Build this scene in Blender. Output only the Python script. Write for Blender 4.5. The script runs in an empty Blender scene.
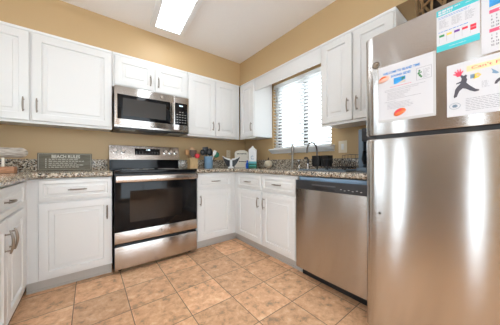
import bpy, bmesh, math, random
from mathutils import Matrix, Vector
random.seed(7)
PI = math.pi
S = bpy.context.scene
COL = S.collection

# ------------------------------------------------------------------ camera, world, lights, exposure
cam_d = bpy.data.cameras.new('camera')
cam = bpy.data.objects.new('camera', cam_d); COL.objects.link(cam)
cam.location = (-2.0799, -2.8228, 0.9885)
cam.rotation_euler = (math.radians(90.04), math.radians(0.19), math.radians(-37.779))
cam_d.sensor_fit = 'HORIZONTAL'; cam_d.sensor_width = 36.0
cam_d.lens = 207.0 * 36.0 / 500.0
cam_d.clip_start = 0.02
S.camera = cam
S.view_settings.view_transform = 'Standard'
S.view_settings.look = 'None'
S.view_settings.gamma = 1.0
S.view_settings.use_curve_mapping = False
S.view_settings.exposure = 0.20

world = bpy.data.worlds.new('daylight'); S.world = world
world.use_nodes = True
wn = world.node_tree.nodes; bg = wn['Background']
bg.inputs[0].default_value = (0.80, 0.91, 1.0, 1.0)
bg.inputs[1].default_value = 5.5
TROFFER = 7.0        # emission of the kitchen ceiling light's diffuser

# ------------------------------------------------------------------ materials
def new_mat(name):
    m = bpy.data.materials.new(name); m.use_nodes = True
    nt = m.node_tree
    return m, nt, nt.nodes['Principled BSDF']

def mat(name, col, rough=0.5, metal=0.0, bump=0.0, bscale=60.0, vary=0.0, vscale=8.0, emit=0.0, coat=0.0, stretch=None, spec=0.5):
    m, nt, b = new_mat(name)
    b.inputs['Base Color'].default_value = (*col, 1)
    b.inputs['Roughness'].default_value = rough
    b.inputs['Metallic'].default_value = metal
    b.inputs['Coat Weight'].default_value = coat
    b.inputs['Specular IOR Level'].default_value = spec
    if emit:
        b.inputs['Emission Color'].default_value = (*col, 1)
        b.inputs['Emission Strength'].default_value = emit
    tc = nt.nodes.new('ShaderNodeTexCoord')
    mp = nt.nodes.new('ShaderNodeMapping')
    nt.links.new(tc.outputs['Object'], mp.inputs[0])
    if stretch: mp.inputs['Scale'].default_value = stretch
    if vary:
        n = nt.nodes.new('ShaderNodeTexNoise'); n.inputs['Scale'].default_value = vscale; n.inputs['Detail'].default_value = 4
        nt.links.new(mp.outputs[0], n.inputs['Vector'])
        r = nt.nodes.new('ShaderNodeValToRGB')
        r.color_ramp.elements[0].position = 0.3; r.color_ramp.elements[1].position = 0.7
        r.color_ramp.elements[0].color = (*[c * (1 - vary) for c in col], 1)
        r.color_ramp.elements[1].color = (*[min(1, c * (1 + vary)) for c in col], 1)
        nt.links.new(n.outputs['Fac'], r.inputs[0]); nt.links.new(r.outputs[0], b.inputs['Base Color'])
    if bump:
        n2 = nt.nodes.new('ShaderNodeTexNoise'); n2.inputs['Scale'].default_value = bscale; n2.inputs['Detail'].default_value = 3
        nt.links.new(mp.outputs[0], n2.inputs['Vector'])
        bp = nt.nodes.new('ShaderNodeBump'); bp.inputs['Strength'].default_value = bump; bp.inputs['Distance'].default_value = 0.004
        nt.links.new(n2.outputs['Fac'], bp.inputs['Height']); nt.links.new(bp.outputs[0], b.inputs['Normal'])
    return m

def steel(name, col=(0.50, 0.48, 0.46), rough=0.13, brush=0.56):
    """brushed stainless: fine grooves running sideways, so highlights smear up and down"""
    m, nt, b = new_mat(name)
    b.inputs['Metallic'].default_value = 1.0
    b.inputs['Base Color'].default_value = (*col, 1)
    b.inputs['Roughness'].default_value = rough
    L = nt.links.new
    tc = nt.nodes.new('ShaderNodeTexCoord')
    def grain(freq):
        a = nt.nodes.new('ShaderNodeVectorMath'); a.operation = 'SCALE'; a.inputs['Scale'].default_value = freq; L(tc.outputs['Object'], a.inputs[0])
        w = nt.nodes.new('ShaderNodeTexWhiteNoise'); w.noise_dimensions = '3D'; L(a.outputs[0], w.inputs['Vector']); return w.outputs['Value']
    ad = nt.nodes.new('ShaderNodeMath'); ad.operation = 'ADD'; L(grain(9000.0), ad.inputs[0]); L(grain(7310.0), ad.inputs[1])
    sc = nt.nodes.new('ShaderNodeMath'); sc.operation = 'MULTIPLY_ADD'; sc.inputs[1].default_value = brush / 2; sc.inputs[2].default_value = -brush / 2
    L(ad.outputs[0], sc.inputs[0])
    cv = nt.nodes.new('ShaderNodeCombineXYZ'); L(sc.outputs[0], cv.inputs[2])
    ge = nt.nodes.new('ShaderNodeNewGeometry')
    va = nt.nodes.new('ShaderNodeVectorMath'); va.operation = 'ADD'; L(ge.outputs['Normal'], va.inputs[0]); L(cv.outputs[0], va.inputs[1])
    vn = nt.nodes.new('ShaderNodeVectorMath'); vn.operation = 'NORMALIZE'; L(va.outputs[0], vn.inputs[0]); L(vn.outputs[0], b.inputs['Normal'])
    return m

def granite():
    m, nt, b = new_mat('granite')
    tc = nt.nodes.new('ShaderNodeTexCoord')
    v = nt.nodes.new('ShaderNodeTexVoronoi'); v.inputs['Scale'].default_value = 120
    n0 = nt.nodes.new('ShaderNodeTexNoise'); n0.inputs['Scale'].default_value = 40; n0.inputs['Detail'].default_value = 3
    add = nt.nodes.new('ShaderNodeVectorMath'); add.operation = 'MULTIPLY_ADD'
    add.inputs[1].default_value = (0.03, 0.03, 0.03)
    nt.links.new(tc.outputs['Object'], n0.inputs['Vector'])
    nt.links.new(n0.outputs['Color'], add.inputs[0]); nt.links.new(tc.outputs['Object'], add.inputs[2])
    nt.links.new(add.outputs[0], v.inputs['Vector'])
    sep = nt.nodes.new('ShaderNodeSeparateColor'); nt.links.new(v.outputs['Color'], sep.inputs[0])
    r = nt.nodes.new('ShaderNodeValToRGB'); r.color_ramp.interpolation = 'CONSTANT'
    e = r.color_ramp.elements
    e[0].position = 0; e[0].color = (0.03, 0.027, 0.024, 1)
    e[1].position = 0.13; e[1].color = (0.13, 0.085, 0.055, 1)
    for p_, c_ in ((0.32, (0.29, 0.265, 0.225, 1)), (0.50, (0.50, 0.43, 0.33, 1)), (0.74, (0.68, 0.62, 0.52, 1)), (0.9, (0.33, 0.24, 0.16, 1))):
        q = e.new(p_); q.color = c_
    nt.links.new(sep.outputs[0], r.inputs[0]); nt.links.new(r.outputs[0], b.inputs['Base Color'])
    b.inputs['Roughness'].default_value = 0.16
    return m

def floor_mat():
    m, nt, b = new_mat('terracotta_tile')
    L = nt.links.new
    tc = nt.nodes.new('ShaderNodeTexCoord')
    mp = nt.nodes.new('ShaderNodeMapping'); mp.inputs['Location'].default_value = (0.634 / 0.307, 1.534 / 0.305, 0)
    mp.inputs['Scale'].default_value = (1 / 0.307, 1 / 0.305, 0)
    L(tc.outputs['Object'], mp.inputs[0])
    fr = nt.nodes.new('ShaderNodeVectorMath'); fr.operation = 'FRACTION'; L(mp.outputs[0], fr.inputs[0])
    fl = nt.nodes.new('ShaderNodeVectorMath'); fl.operation = 'FLOOR'; L(mp.outputs[0], fl.inputs[0])
    sx = nt.nodes.new('ShaderNodeSeparateXYZ'); L(fr.outputs[0], sx.inputs[0])
    def dist(sock):
        a = nt.nodes.new('ShaderNodeMath'); a.operation = 'PINGPONG'; a.inputs[1].default_value = 0.5
        L(sock, a.inputs[0]); return a.outputs[0]
    mn = nt.nodes.new('ShaderNodeMath'); mn.operation = 'MINIMUM'
    L(dist(sx.outputs[0]), mn.inputs[0]); L(dist(sx.outputs[1]), mn.inputs[1])
    gm = nt.nodes.new('ShaderNodeMapRange'); gm.inputs[1].default_value = 0.005; gm.inputs[2].default_value = 0.010
    L(mn.outputs[0], gm.inputs[0])
    wnz = nt.nodes.new('ShaderNodeTexWhiteNoise'); wnz.noise_dimensions = '2D'; L(fl.outputs[0], wnz.inputs['Vector'])
    # marbled clouds, shifted tile by tile
    off = nt.nodes.new('ShaderNodeVectorMath'); off.operation = 'MULTIPLY_ADD'; off.inputs[1].default_value = (9, 9, 9)
    L(wnz.outputs['Color'], off.inputs[0]); L(tc.outputs['Object'], off.inputs[2])
    n1 = nt.nodes.new('ShaderNodeTexNoise'); n1.inputs['Scale'].default_value = 17; n1.inputs['Detail'].default_value = 9
    n1.inputs['Roughness'].default_value = 0.7; n1.inputs['Distortion'].default_value = 0.3
    L(off.outputs[0], n1.inputs['Vector'])
    r1 = nt.nodes.new('ShaderNodeValToRGB'); e = r1.color_ramp.elements
    e[0].position = 0.34; e[0].color = (0.40, 0.265, 0.165, 1)
    e[1].position = 0.66; e[1].color = (0.93, 0.66, 0.43, 1)
    q = e.new(0.44); q.color = (0.72, 0.40, 0.22, 1)
    q = e.new(0.56); q.color = (0.85, 0.52, 0.30, 1)
    L(n1.outputs['Fac'], r1.inputs[0])
    hsv = nt.nodes.new('ShaderNodeHueSaturation')
    vr = nt.nodes.new('ShaderNodeMapRange'); vr.inputs[3].default_value = 0.80; vr.inputs[4].default_value = 1.12
    L(wnz.outputs['Value'], vr.inputs[0]); L(vr.outputs[0], hsv.inputs['Value'])
    L(r1.outputs[0], hsv.inputs['Color'])
    mx = nt.nodes.new('ShaderNodeMix'); mx.data_type = 'RGBA'
    mx.inputs[6].default_value = (0.17, 0.10, 0.065, 1)
    L(gm.outputs[0], mx.inputs[0]); L(hsv.outputs[0], mx.inputs[7]); L(mx.outputs[2], b.inputs['Base Color'])
    bp = nt.nodes.new('ShaderNodeBump'); bp.inputs['Strength'].default_value = 0.35; bp.inputs['Distance'].default_value = 0.004
    ad = nt.nodes.new('ShaderNodeMath'); ad.operation = 'MULTIPLY_ADD'; ad.inputs[1].default_value = 0.25
    L(n1.outputs['Fac'], ad.inputs[0]); L(gm.outputs[0], ad.inputs[2]); L(ad.outputs[0], bp.inputs['Height'])
    L(bp.outputs[0], b.inputs['Normal'])
    b.inputs['Roughness'].default_value = 0.42
    return m

def glass(name):
    m = bpy.data.materials.new(name); m.use_nodes = True
    nt = m.node_tree; nt.nodes.clear()
    o = nt.nodes.new('ShaderNodeOutputMaterial'); mx = nt.nodes.new('ShaderNodeMixShader'); mx.inputs[0].default_value = 0.07
    t = nt.nodes.new('ShaderNodeBsdfTransparent'); g = nt.nodes.new('ShaderNodeBsdfGlossy'); g.inputs['Roughness'].default_value = 0.01
    nt.links.new(t.outputs[0], mx.inputs[1]); nt.links.new(g.outputs[0], mx.inputs[2]); nt.links.new(mx.outputs[0], o.inputs[0])
    return m

def slat_mat():
    m, nt, b = new_mat('white_blind')
    b.inputs['Base Color'].default_value = (0.86, 0.86, 0.85, 1); b.inputs['Roughness'].default_value = 0.45
    t = nt.nodes.new('ShaderNodeBsdfTranslucent'); t.inputs[0].default_value = (0.86, 0.86, 0.85, 1)
    mx = nt.nodes.new('ShaderNodeMixShader'); mx.inputs[0].default_value = 0.6
    nt.links.new(b.outputs[0], mx.inputs[1]); nt.links.new(t.outputs[0], mx.inputs[2])
    nt.links.new(mx.outputs[0], nt.nodes['Material Output'].inputs[0]); return m

M = dict(
    wall=mat('tan_paint', (0.53, 0.366, 0.187), 0.5, bump=0.03, bscale=250),
    ceiling=mat('ceiling_texture', (0.88, 0.845, 0.81), 0.9, bump=0.6, bscale=120),
    white=mat('cabinet_white', (0.74, 0.735, 0.72), 0.38, bump=0.02, bscale=300),
    white_trim=mat('white_trim', (0.82, 0.82, 0.81), 0.45),
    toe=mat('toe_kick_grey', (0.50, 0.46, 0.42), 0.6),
    nickel=mat('satin_nickel', (0.30, 0.26, 0.22), 0.3, 1.0),
    chrome=mat('chrome', (0.72, 0.72, 0.72), 0.12, 1.0),
    bronze_ni=mat('dark_nickel', (0.15, 0.13, 0.115), 0.3, 1.0),
    brushed=mat('brushed_nickel', (0.33, 0.31, 0.28), 0.3, 1.0),
    steel=steel('stainless'),
    steel_dk=steel('stainless_warm', (0.53, 0.49, 0.46), 0.16),
    steel_fr=steel('stainless_fridge', (0.53, 0.515, 0.50), 0.12),
    black=mat('black_plastic', (0.012, 0.012, 0.013), 0.35),
    blackglass=mat('black_glass', (0.006, 0.006, 0.007), 0.06, spec=0.22),
    ovenglass=mat('oven_window_glass', (0.016, 0.012, 0.010), 0.08, spec=0.35),
    micglass=mat('microwave_mesh_window', (0.040, 0.037, 0.034), 0.22, spec=0.3),
    darkgrey=mat('dark_grey_plastic', (0.030, 0.030, 0.033), 0.45),
    lipgrey=mat('charcoal_plastic', (0.09, 0.09, 0.095), 0.4),
    grey=mat('grey_plastic', (0.33, 0.33, 0.33), 0.5),
    fridgeside=mat('fridge_side_grey', (0.24, 0.235, 0.23), 0.5, bump=0.1, bscale=400),
    granite=granite(), floor=floor_mat(), glass=glass('window_glass'),
    bronze=mat('bronze_aluminium', (0.03, 0.024, 0.02), 0.5),
    blind=slat_mat(),
    cream=mat('cream_plastic', (0.78, 0.68, 0.52), 0.4),
    light=mat('lit_diffuser', (0.90, 0.95, 1.0), 0.5, emit=TROFFER),
    digits=mat('lit_digits', (0.75, 0.9, 1.0), 0.5, emit=2.0),
    sign=mat('weathered_grey_green_board', (0.185, 0.165, 0.125), 0.8, vary=0.35, vscale=5, stretch=(2, 2, 40)),
    paint_white=mat('white_paint_marks', (0.72, 0.69, 0.60), 0.7),
    drift=mat('whitewashed_wood', (0.40, 0.345, 0.29), 0.8, vary=0.55, vscale=6, stretch=(3, 6, 30), bump=0.3, bscale=20),
    wood=mat('warm_wood', (0.42, 0.20, 0.10), 0.6, vary=0.25, vscale=8, stretch=(3, 20, 20)),
    palewood=mat('pale_wood', (0.56, 0.37, 0.18), 0.6, vary=0.2, vscale=6, stretch=(20, 20, 2)),
    spoonwood=mat('spoon_wood', (0.42, 0.22, 0.09), 0.6, vary=0.15),
    darkwood=mat('dark_spoon_wood', (0.075, 0.03, 0.018), 0.5),
    lightspoon=mat('light_spoon_wood', (0.66, 0.42, 0.24), 0.6),
    red=mat('red_silicone', (0.70, 0.03, 0.05), 0.4),
    bluecrock=mat('blue_grey_ceramic', (0.20, 0.33, 0.47), 0.35, vary=0.12, vscale=20),
    white_pl=mat('white_plastic', (0.80, 0.80, 0.78), 0.4),
    green=mat('green_silicone', (0.02, 0.20, 0.12), 0.4),
    creamwood=mat('cream_painted_wood', (0.86, 0.80, 0.69), 0.7, vary=0.04),
    script=mat('dark_brown_script', (0.05, 0.035, 0.025), 0.7),
    teal=mat('teal_print', (0.06, 0.50, 0.55), 0.5),
    tealbox=mat('teal_carton_print', (0.13, 0.48, 0.55), 0.5),
    bluebottle=mat('blue_liquid_bottle', (0.01, 0.10, 0.55), 0.15),
    greenbox=mat('green_box_card', (0.015, 0.14, 0.085), 0.5),
    pumpkin=mat('cream_pumpkin', (0.70, 0.61, 0.46), 0.45, vary=0.1),
    blackwire=mat('black_coated_wire', (0.015, 0.015, 0.018), 0.4),
    bluegrey=mat('blue_grey_plastic', (0.16, 0.22, 0.28), 0.45),
    bluestrip=mat('blue_film_strip', (0.19, 0.30, 0.42), 0.3),
    paper=mat('white_paper', (0.62, 0.61, 0.625), 0.55),
    sleeve=mat('clear_plastic_sleeve', (0.55, 0.54, 0.53), 0.25),
    ink=mat('grey_ink', (0.26, 0.25, 0.28), 0.7),
    darkink=mat('dark_ink', (0.075, 0.07, 0.085), 0.7),
    redink=mat('red_ink', (0.72, 0.05, 0.10), 0.6),
    blueink=mat('blue_ink', (0.03, 0.22, 0.56), 0.6),
    skyprint=mat('beach_photo_blue', (0.04, 0.32, 0.72), 0.5, vary=0.45, vscale=14, stretch=(1, 1, 3)),
    sandprint=mat('beach_photo_sand', (0.66, 0.56, 0.40), 0.5),
    palmprint=mat('photo_palm_green', (0.05, 0.20, 0.06), 0.5),
    yellowprint=mat('yellow_print', (0.82, 0.60, 0.10), 0.6),
    bannerprint=mat('pale_yellow_banner', (0.82, 0.66, 0.36), 0.6),
    greenprint=mat('green_print', (0.03, 0.26, 0.08), 0.6),
    purpleprint=mat('purple_print', (0.16, 0.04, 0.28), 0.6),
    redprint=mat('red_print', (0.75, 0.03, 0.06), 0.6),
    pinkprint=mat('pink_header', (0.70, 0.10, 0.18), 0.6),
    orange=mat('orange_glaze', (0.80, 0.16, 0.05), 0.25, vary=0.3, vscale=30),
    peach=mat('peach_glaze', (0.78, 0.45, 0.34), 0.35),
    wicker=mat('wicker', (0.27, 0.155, 0.06), 0.6, vary=0.3, vscale=40),
    wickerdark=mat('dark_basket_inside', (0.035, 0.02, 0.012), 0.8),
    doorwood=mat('brown_door_paint', (0.36, 0.28, 0.21), 0.5),
    yellow=mat('yellow_sponge', (0.75, 0.55, 0.08), 0.8),
)

# ------------------------------------------------------------------ mesh builder
class MB:
    def __init__(s): s.bm = bmesh.new(); s.mi = 0
    def _tag(s, faces):
        for f in faces: f.material_index = s.mi; f.smooth = True
    def box(s, x0, x1, y0, y1, z0, z1, bev=0.0, seg=2):
        x0, x1 = sorted((x0, x1)); y0, y1 = sorted((y0, y1)); z0, z1 = sorted((z0, z1))
        v = [s.bm.verts.new((x, y, z)) for z in (z0, z1) for x, y in ((x0, y0), (x1, y0), (x1, y1), (x0, y1))]
        fs = [s.bm.faces.new([v[i] for i in q]) for q in ((3, 2, 1, 0), (4, 5, 6, 7), (0, 1, 5, 4), (1, 2, 6, 5), (2, 3, 7, 6), (3, 0, 4, 7))]
        s._tag(fs)
        if bev:
            ed = list({e for f in fs for e in f.edges})
            r = bmesh.ops.bevel(s.bm, geom=ed, offset=bev, segments=seg, affect='EDGES', profile=0.5)
            s._tag(r['faces'])
        return s
    def rings(s, rings, cap0=True, cap1=True, closed=False):
        R = [[s.bm.verts.new(p) for p in r] for r in rings]
        n = len(R[0]); fs = []
        for a, b in zip(R, R[1:] + ([R[0]] if closed else [])):
            for i in range(n):
                j = (i + 1) % n
                fs.append(s.bm.faces.new((a[i], a[j], b[j], b[i])))
        if not closed:
            if cap0: fs.append(s.bm.faces.new(R[0][::-1]))
            if cap1: fs.append(s.bm.faces.new(R[-1]))
        s._tag(fs); return s
    def tube(s, pts, r, seg=8, closed=False):
        pts = [Vector(p) for p in pts]; n = len(pts); rs = r if isinstance(r, (list, tuple)) else [r] * n
        out = []; up = None
        for i, p in enumerate(pts):
            if closed: t = pts[(i + 1) % n] - pts[i - 1]
            else: t = pts[min(i + 1, n - 1)] - pts[max(i - 1, 0)]
            t.normalize()
            if up is None:
                up = Vector((0, 0, 1)) if abs(t.z) < 0.9 else Vector((1, 0, 0))
            a = t.cross(up).normalized(); b = a.cross(t).normalized(); up = b
            out.append([p + (a * math.cos(2 * PI * k / seg) + b * math.sin(2 * PI * k / seg)) * rs[i] for k in range(seg)])
        return s.rings(out, closed=closed)
    def lathe(s, prof, c=(0, 0, 0), seg=24, axis='z', sx=1, sy=1):
        out = []
        for r, h in prof:
            ring = []
            for k in range(seg):
                a = 2 * PI * k / seg; u, w = r * math.cos(a) * sx, r * math.sin(a) * sy
                if axis == 'z': p = (u, w, h)
                elif axis == 'y': p = (u, -h, w)        # h runs towards -y
                else: p = (-h, -u, w)                   # h runs towards -x
                ring.append((p[0] + c[0], p[1] + c[1], p[2] + c[2]))
            out.append(ring)
        return s.rings(out)
    def prism(s, pts, d0, d1, plane='xy'):
        f = {'xy': lambda a, b, d: (a, b, d), 'xz': lambda a, b, d: (a, d, b), 'yz': lambda a, b, d: (d, a, b)}[plane]
        return s.rings([[f(a, b, d) for a, b in pts] for d in (d0, d1)])
    def blob(s, c, r, seg=16, rg=10, bump=None):
        prof = []
        out = []
        for i in range(1, rg):
            t = PI * i / rg; ring = []
            for k in range(seg):
                a = 2 * PI * k / seg; q = bump(a, t) if bump else 1.0
                ring.append((c[0] + r[0] * math.sin(t) * math.cos(a) * q, c[1] + r[1] * math.sin(t) * math.sin(a) * q, c[2] - r[2] * math.cos(t)))
            out.append(ring)
        return s.rings(out)
    def panel(s, x0, x1, z0, z1, t=0.02, fw=0.058, y=0.0, raised=True):
        """a raised-panel door or drawer front; front faces -y, back at y"""
        bv = 0.046 if fw > 0.04 else 0.032
        def ring(i, d): return [(x0 + i, y - d, z0 + i), (x1 - i, y - d, z0 + i), (x1 - i, y - d, z1 - i), (x0 + i, y - d, z1 - i)]
        rr = [ring(0, 0), ring(0, t - 0.005), ring(0.002, t - 0.0015), ring(0.006, t)]
        if raised:
            rr += [ring(fw, t), ring(fw + 0.004, t - 0.012), ring(fw + 0.011, t - 0.012), ring(fw + bv * 0.72, t - 0.006), ring(fw + bv * 0.72 + 0.003, t - 0.0005)]
        return s.rings(rr)
    def text(s, body, size, origin, xdir, zdir, thick=0.0003, align='LEFT', width=None, bold=0.0):
        """flat lettering lying in the plane spanned by xdir / zdir"""
        cu = bpy.data.curves.new('lettering', 'FONT'); cu.body = body; cu.size = size; cu.align_x = align
        cu.resolution_u = 2; cu.offset = size * bold
        o = bpy.data.objects.new('lettering', cu); COL.objects.link(o)
        dg = bpy.context.evaluated_depsgraph_get(); me = bpy.data.meshes.new_from_object(o.evaluated_get(dg))
        bpy.data.objects.remove(o); bpy.data.curves.remove(cu)
        X = Vector(xdir).normalized(); Z = Vector(zdir).normalized(); N = X.cross(Z); O = Vector(origin)
        xs = [v.co.x for v in me.vertices] or [0]
        k = width / (max(xs) - min(xs)) if width and max(xs) > min(xs) else 1.0
        vs = [s.bm.verts.new(O + X * v.co.x * k + Z * v.co.y + N * thick) for v in me.vertices]
        fs = []
        for p in me.polygons:
            try: fs.append(s.bm.faces.new([vs[i] for i in p.vertices]))
            except ValueError: pass
        s._tag(fs); bpy.data.meshes.remove(me); return s
    def done(s, name, mats, parent=None, loc=None, local=False):
        """link as ONE mesh object; coordinates given in the world unless local"""
        me = bpy.data.meshes.new(name)
        bmesh.ops.recalc_face_normals(s.bm, faces=[f for f in s.bm.faces])
        inv = None
        if not local:
            if parent is not None: inv = world_of(parent).inverted()
            if loc is not None: inv = Matrix.Translation(-Vector(loc)) @ (inv if inv and parent is None else Matrix()) if parent is None else inv
        if inv is not None: s.bm.transform(inv)
        s.bm.to_mesh(me); s.bm.free()
        me.set_sharp_from_angle(angle=math.radians(32))
        for m_ in (mats if isinstance(mats, (list, tuple)) else [mats]): me.materials.append(m_)
        o = bpy.data.objects.new(name, me); COL.objects.link(o)
        if parent is not None: o.parent = parent
        elif loc is not None: o.location = loc
        return o

def world_of(o):
    m = Matrix.Translation(o.location) @ o.rotation_euler.to_matrix().to_4x4()
    return world_of(o.parent) @ m if o.parent else m

def tag(o, label, cat, group=None):
    o['label'] = label; o['category'] = cat
    if group: o['group'] = group
    return o

def thing(name, label, cat, loc, rz=0.0, group=None):
    o = bpy.data.objects.new(name, None); COL.objects.link(o)
    o.empty_display_size = 0.05; o.location = loc; o.rotation_euler = (0, 0, rz)
    return tag(o, label, cat, group)

def struct(name, mb, m):
    o = mb.done(name, m); o['kind'] = 'structure'; return o

# ------------------------------------------------------------------ room shell
XL, YB, H = -3.06, -4.9, 2.4466          # left wall face, rear wall face, ceiling height
T = 0.12
struct('floor', MB().box(XL - T, T, YB - T, T, -0.10, 0.0), M['floor'])
struct('ceiling', MB().box(XL - T, T, YB - T, T, H, H + 0.10), M['ceiling'])
struct('wall_back', MB().box(XL - T, T, 0, T, 0, H), M['wall'])
WY0, WY1, WZ0, WZ1 = -1.585, -0.685, 1.165, 2.085     # opening over the sink
w = MB()
w.box(0, T, WY1, 0, 0, H); w.box(0, T, YB, WY0, 0, H); w.box(0, T, WY0, WY1, 0, WZ0); w.box(0, T, WY0, WY1, WZ1, H)
struct('wall_right', w, M['wall'])
# left wall: unseen openings added to streak the steel fronts and let sky light in
holes = [(-1.50, -0.80, 1.06, 2.08), (-1.79, -1.60, 0.10, 2.05), (-2.64, -2.48, 0.10, 2.05), (-4.7, -3.2, 0.12, 2.20)]
w = MB(); y = 0.0
for a, b, z0, z1 in holes:
    w.box(XL - T, XL, b, y, 0, H); w.box(XL - T, XL, a, b, 0, z0); w.box(XL - T, XL, a, b, z1, H); y = a
w.box(XL - T, XL, YB, y, 0, H)
struct('wall_left', w, M['wall'])
w = MB(); w.box(XL, -2.85, YB - T, YB, 0, H); w.box(-0.25, 0, YB - T, YB, 0, H); w.box(-2.85, -0.25, YB - T, YB, 0, 0.30); w.box(-2.85, -0.25, YB - T, YB, 2.25, H)
struct('wall_rear', w, M['wall'])
# soffits over the wall cabinets
SO = 0.324; ZS = 2.1175
struct('ceiling_soffit_back', MB().box(XL, 0, -SO, 0, ZS, H), M['wall'])
struct('ceiling_soffit_right', MB().box(-SO, 0, -4.2, -SO, ZS, H), M['wall'])

def window(name, axis, fixed, a0, a1, z0, z1, mull, fm, fw=0.035):
    """frame with its mullions and one glass pane, in a wall opening"""
    f = MB()
    def bx(p, q, za, zb):
        if axis == 'x': f.box(fixed - 0.025, fixed + 0.025, p, q, za, zb)
        else: f.box(p, q, fixed - 0.025, fixed + 0.025, za, zb)
    bx(a0, a0 + fw, z0, z1); bx(a1 - fw, a1, z0, z1); bx(a0 + fw, a1 - fw, z0, z0 + fw); bx(a0 + fw, a1 - fw, z1 - fw, z1)
    for mm in mull: bx(mm - 0.022, mm + 0.022, z0 + fw, z1 - fw)
    o = f.done(name, fm); o['kind'] = 'structure'
    g = MB()
    if axis == 'x': g.box(fixed - 0.003, fixed + 0.003, a0 + fw * 0.6, a1 - fw * 0.6, z0 + fw * 0.6, z1 - fw * 0.6)
    else: g.box(a0 + fw * 0.6, a1 - fw * 0.6, fixed - 0.003, fixed + 0.003, z0 + fw * 0.6, z1 - fw * 0.6)
    g.done('glass_pane', M['glass'], o)
    return o
f = MB()
f.box(0.065, 0.110, -0.768, -0.724, WZ0, WZ1); f.box(0.065, 0.110, -1.212, -1.166, WZ0, WZ1 - 0.03)      # side stile, meeting stile
f.box(0.065, 0.110, WY0, -0.768, WZ1 - 0.03, WZ1); f.box(0.065, 0.110, WY0, -0.768, WZ0, WZ0 + 0.02)
win = f.done('window_1', M['bronze']); win['kind'] = 'structure'
MB().box(0.084, 0.090, WY0, -0.725, WZ0 + 0.01, WZ1 - 0.01).done('glass_pane', M['glass'], win)
f = MB(); f.box(0.060, 0.118, -0.7235, WY1, WZ0, WZ1); f.done('jamb_lining', M['white_trim'], win)
# moulded sill and apron under the window
sp = [(0.055, 1.150), (0.055, 1.178), (-0.075, 1.178), (-0.085, 1.170), (-0.082, 1.158), (-0.060, 1.150), (-0.045, 1.130), (-0.022, 1.122), (-0.020, 1.112), (-0.0005, 1.112), (-0.0005, 1.150)]
MB().rings([[(x, y, z) for x, z in sp] for y in (-1.625, -0.672)]).done('window_sill', M['white_trim'], win)
window('unseen_window_2', 'x', XL - 0.06, -1.79, -1.60, 0.10, 2.05, [], M['white_trim'], 0.02)  # unseen slit opening, placed to give the left streak on the fridge
window('unseen_window_3', 'x', XL - 0.06, -2.64, -2.48, 0.10, 2.05, [], M['white_trim'], 0.02)  # unseen slit opening, placed to give the right streak on the fridge
window('unseen_window_6', 'x', XL - 0.06, -1.50, -0.80, 1.06, 2.08, [-1.15], M['white_trim'])  # unseen, added to streak the dishwasher and brighten the right wall
window('unseen_window_4', 'x', XL - 0.06, -4.7, -3.2, 0.12, 2.20, [-3.95], M['white_trim'])  # unseen, added to admit sky light from the left
window('unseen_window_5', 'y', YB - 0.06, -2.85, -0.25, 0.30, 2.25, [-1.55], M['white_trim'])  # unseen rear opening, added and sized as fill light
d = MB(); d.panel(-2.45, -1.83, 0.02, 2.03, 0.03, 0.09)
for v in d.bm.verts: v.co = Vector((XL - v.co.y, v.co.x, v.co.z))
o = d.done('unseen_door_1', M['doorwood']); o['kind'] = 'structure'  # unseen door added between the slits, brown to darken the fridge reflection

# ------------------------------------------------------------------ pulls
def pull(parent, x, z, vertical, local_y, ln=0.118):
    """bowed flat pull on two posts; local cabinet coordinates, front is -y"""
    m_ = MB(); n = 9; h = ln / 2
    P = lambda a, dpt: ((x, local_y - dpt, z + a) if vertical else (x + a, local_y - dpt, z))
    pts = []; rs = []
    for i in range(n):
        q = -1 + 2 * i / (n - 1)
        pts.append(P(q * h, 0.030 - 0.010 * q * q)); rs.append(0.0042 + 0.0022 * (1 - q * q))
    m_.tube(pts, rs, 8)
    for sgn in (-1, 1):
        m_.tube([P(sgn * h * 0.72, 0.0), P(sgn * h * 0.72, 0.004), P(sgn * h * 0.72, 0.026)], [0.007, 0.0042, 0.0042], 8)
    return m_.done('handle', M['nickel'], parent, local=True)

def front(root, kind, x0, x1, z0, z1, y, hand=None, fw=0.058, t=0.020):
    """a door or drawer front (part) with its pull (sub-part). hand: 'l','r' (vertical pull) or 'c'"""
    m_ = MB(); m_.panel(x0, x1, z0, z1, t, fw, y)
    o = m_.done(kind, M['white'], root, local=True)
    if hand:
        side, end = hand[0], hand[1:]
        if side == 'c': pull(o, (x0 + x1) / 2, (z0 + z1) / 2, False, y - t + 0.001)
        else:
            hx = x0 + 0.032 if side == 'l' else x1 - 0.032
            hz = (z0 + 0.125) if end == 'b' else (z1 - 0.115)
            if end == 'm': hz = z0 + 0.10
            pull(o, hx, hz, True, y - t + 0.001)
    return o

# ------------------------------------------------------------------ wall cabinets
CB, CT = 1.325, 2.113       # bottom / top of the wall cabinets
def upper(label, loc, rz, wdt, doors, zb=CB, extra_left=0.0, group=None):
    r = thing('wall_cabinet', label, 'cabinet', loc, rz)
    b = MB(); dp = 0.318
    b.box(0, wdt, -dp + 0.004, -0.004, zb + 0.016, CT)
    b.done('carcass', M['white'], r, local=True)
    f = MB(); f.box(-extra_left, wdt, -dp - 0.008, -dp + 0.004, zb, CT - 0.02)
    f.done('face_frame', M['white'], r, local=True)
    # thin moulding along the top under the soffit
    t_ = MB(); t_.box(-extra_left, wdt, -dp - 0.016, -dp + 0.004, CT - 0.02, CT, 0.003)
    t_.done('top_moulding', M['white_trim'], r, local=True)
    for (x0, x1, hand) in doors:
        front(r, 'door', x0, x1, zb + 0.022, CT - 0.036, -dp - 0.008, hand)
    return r
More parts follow.
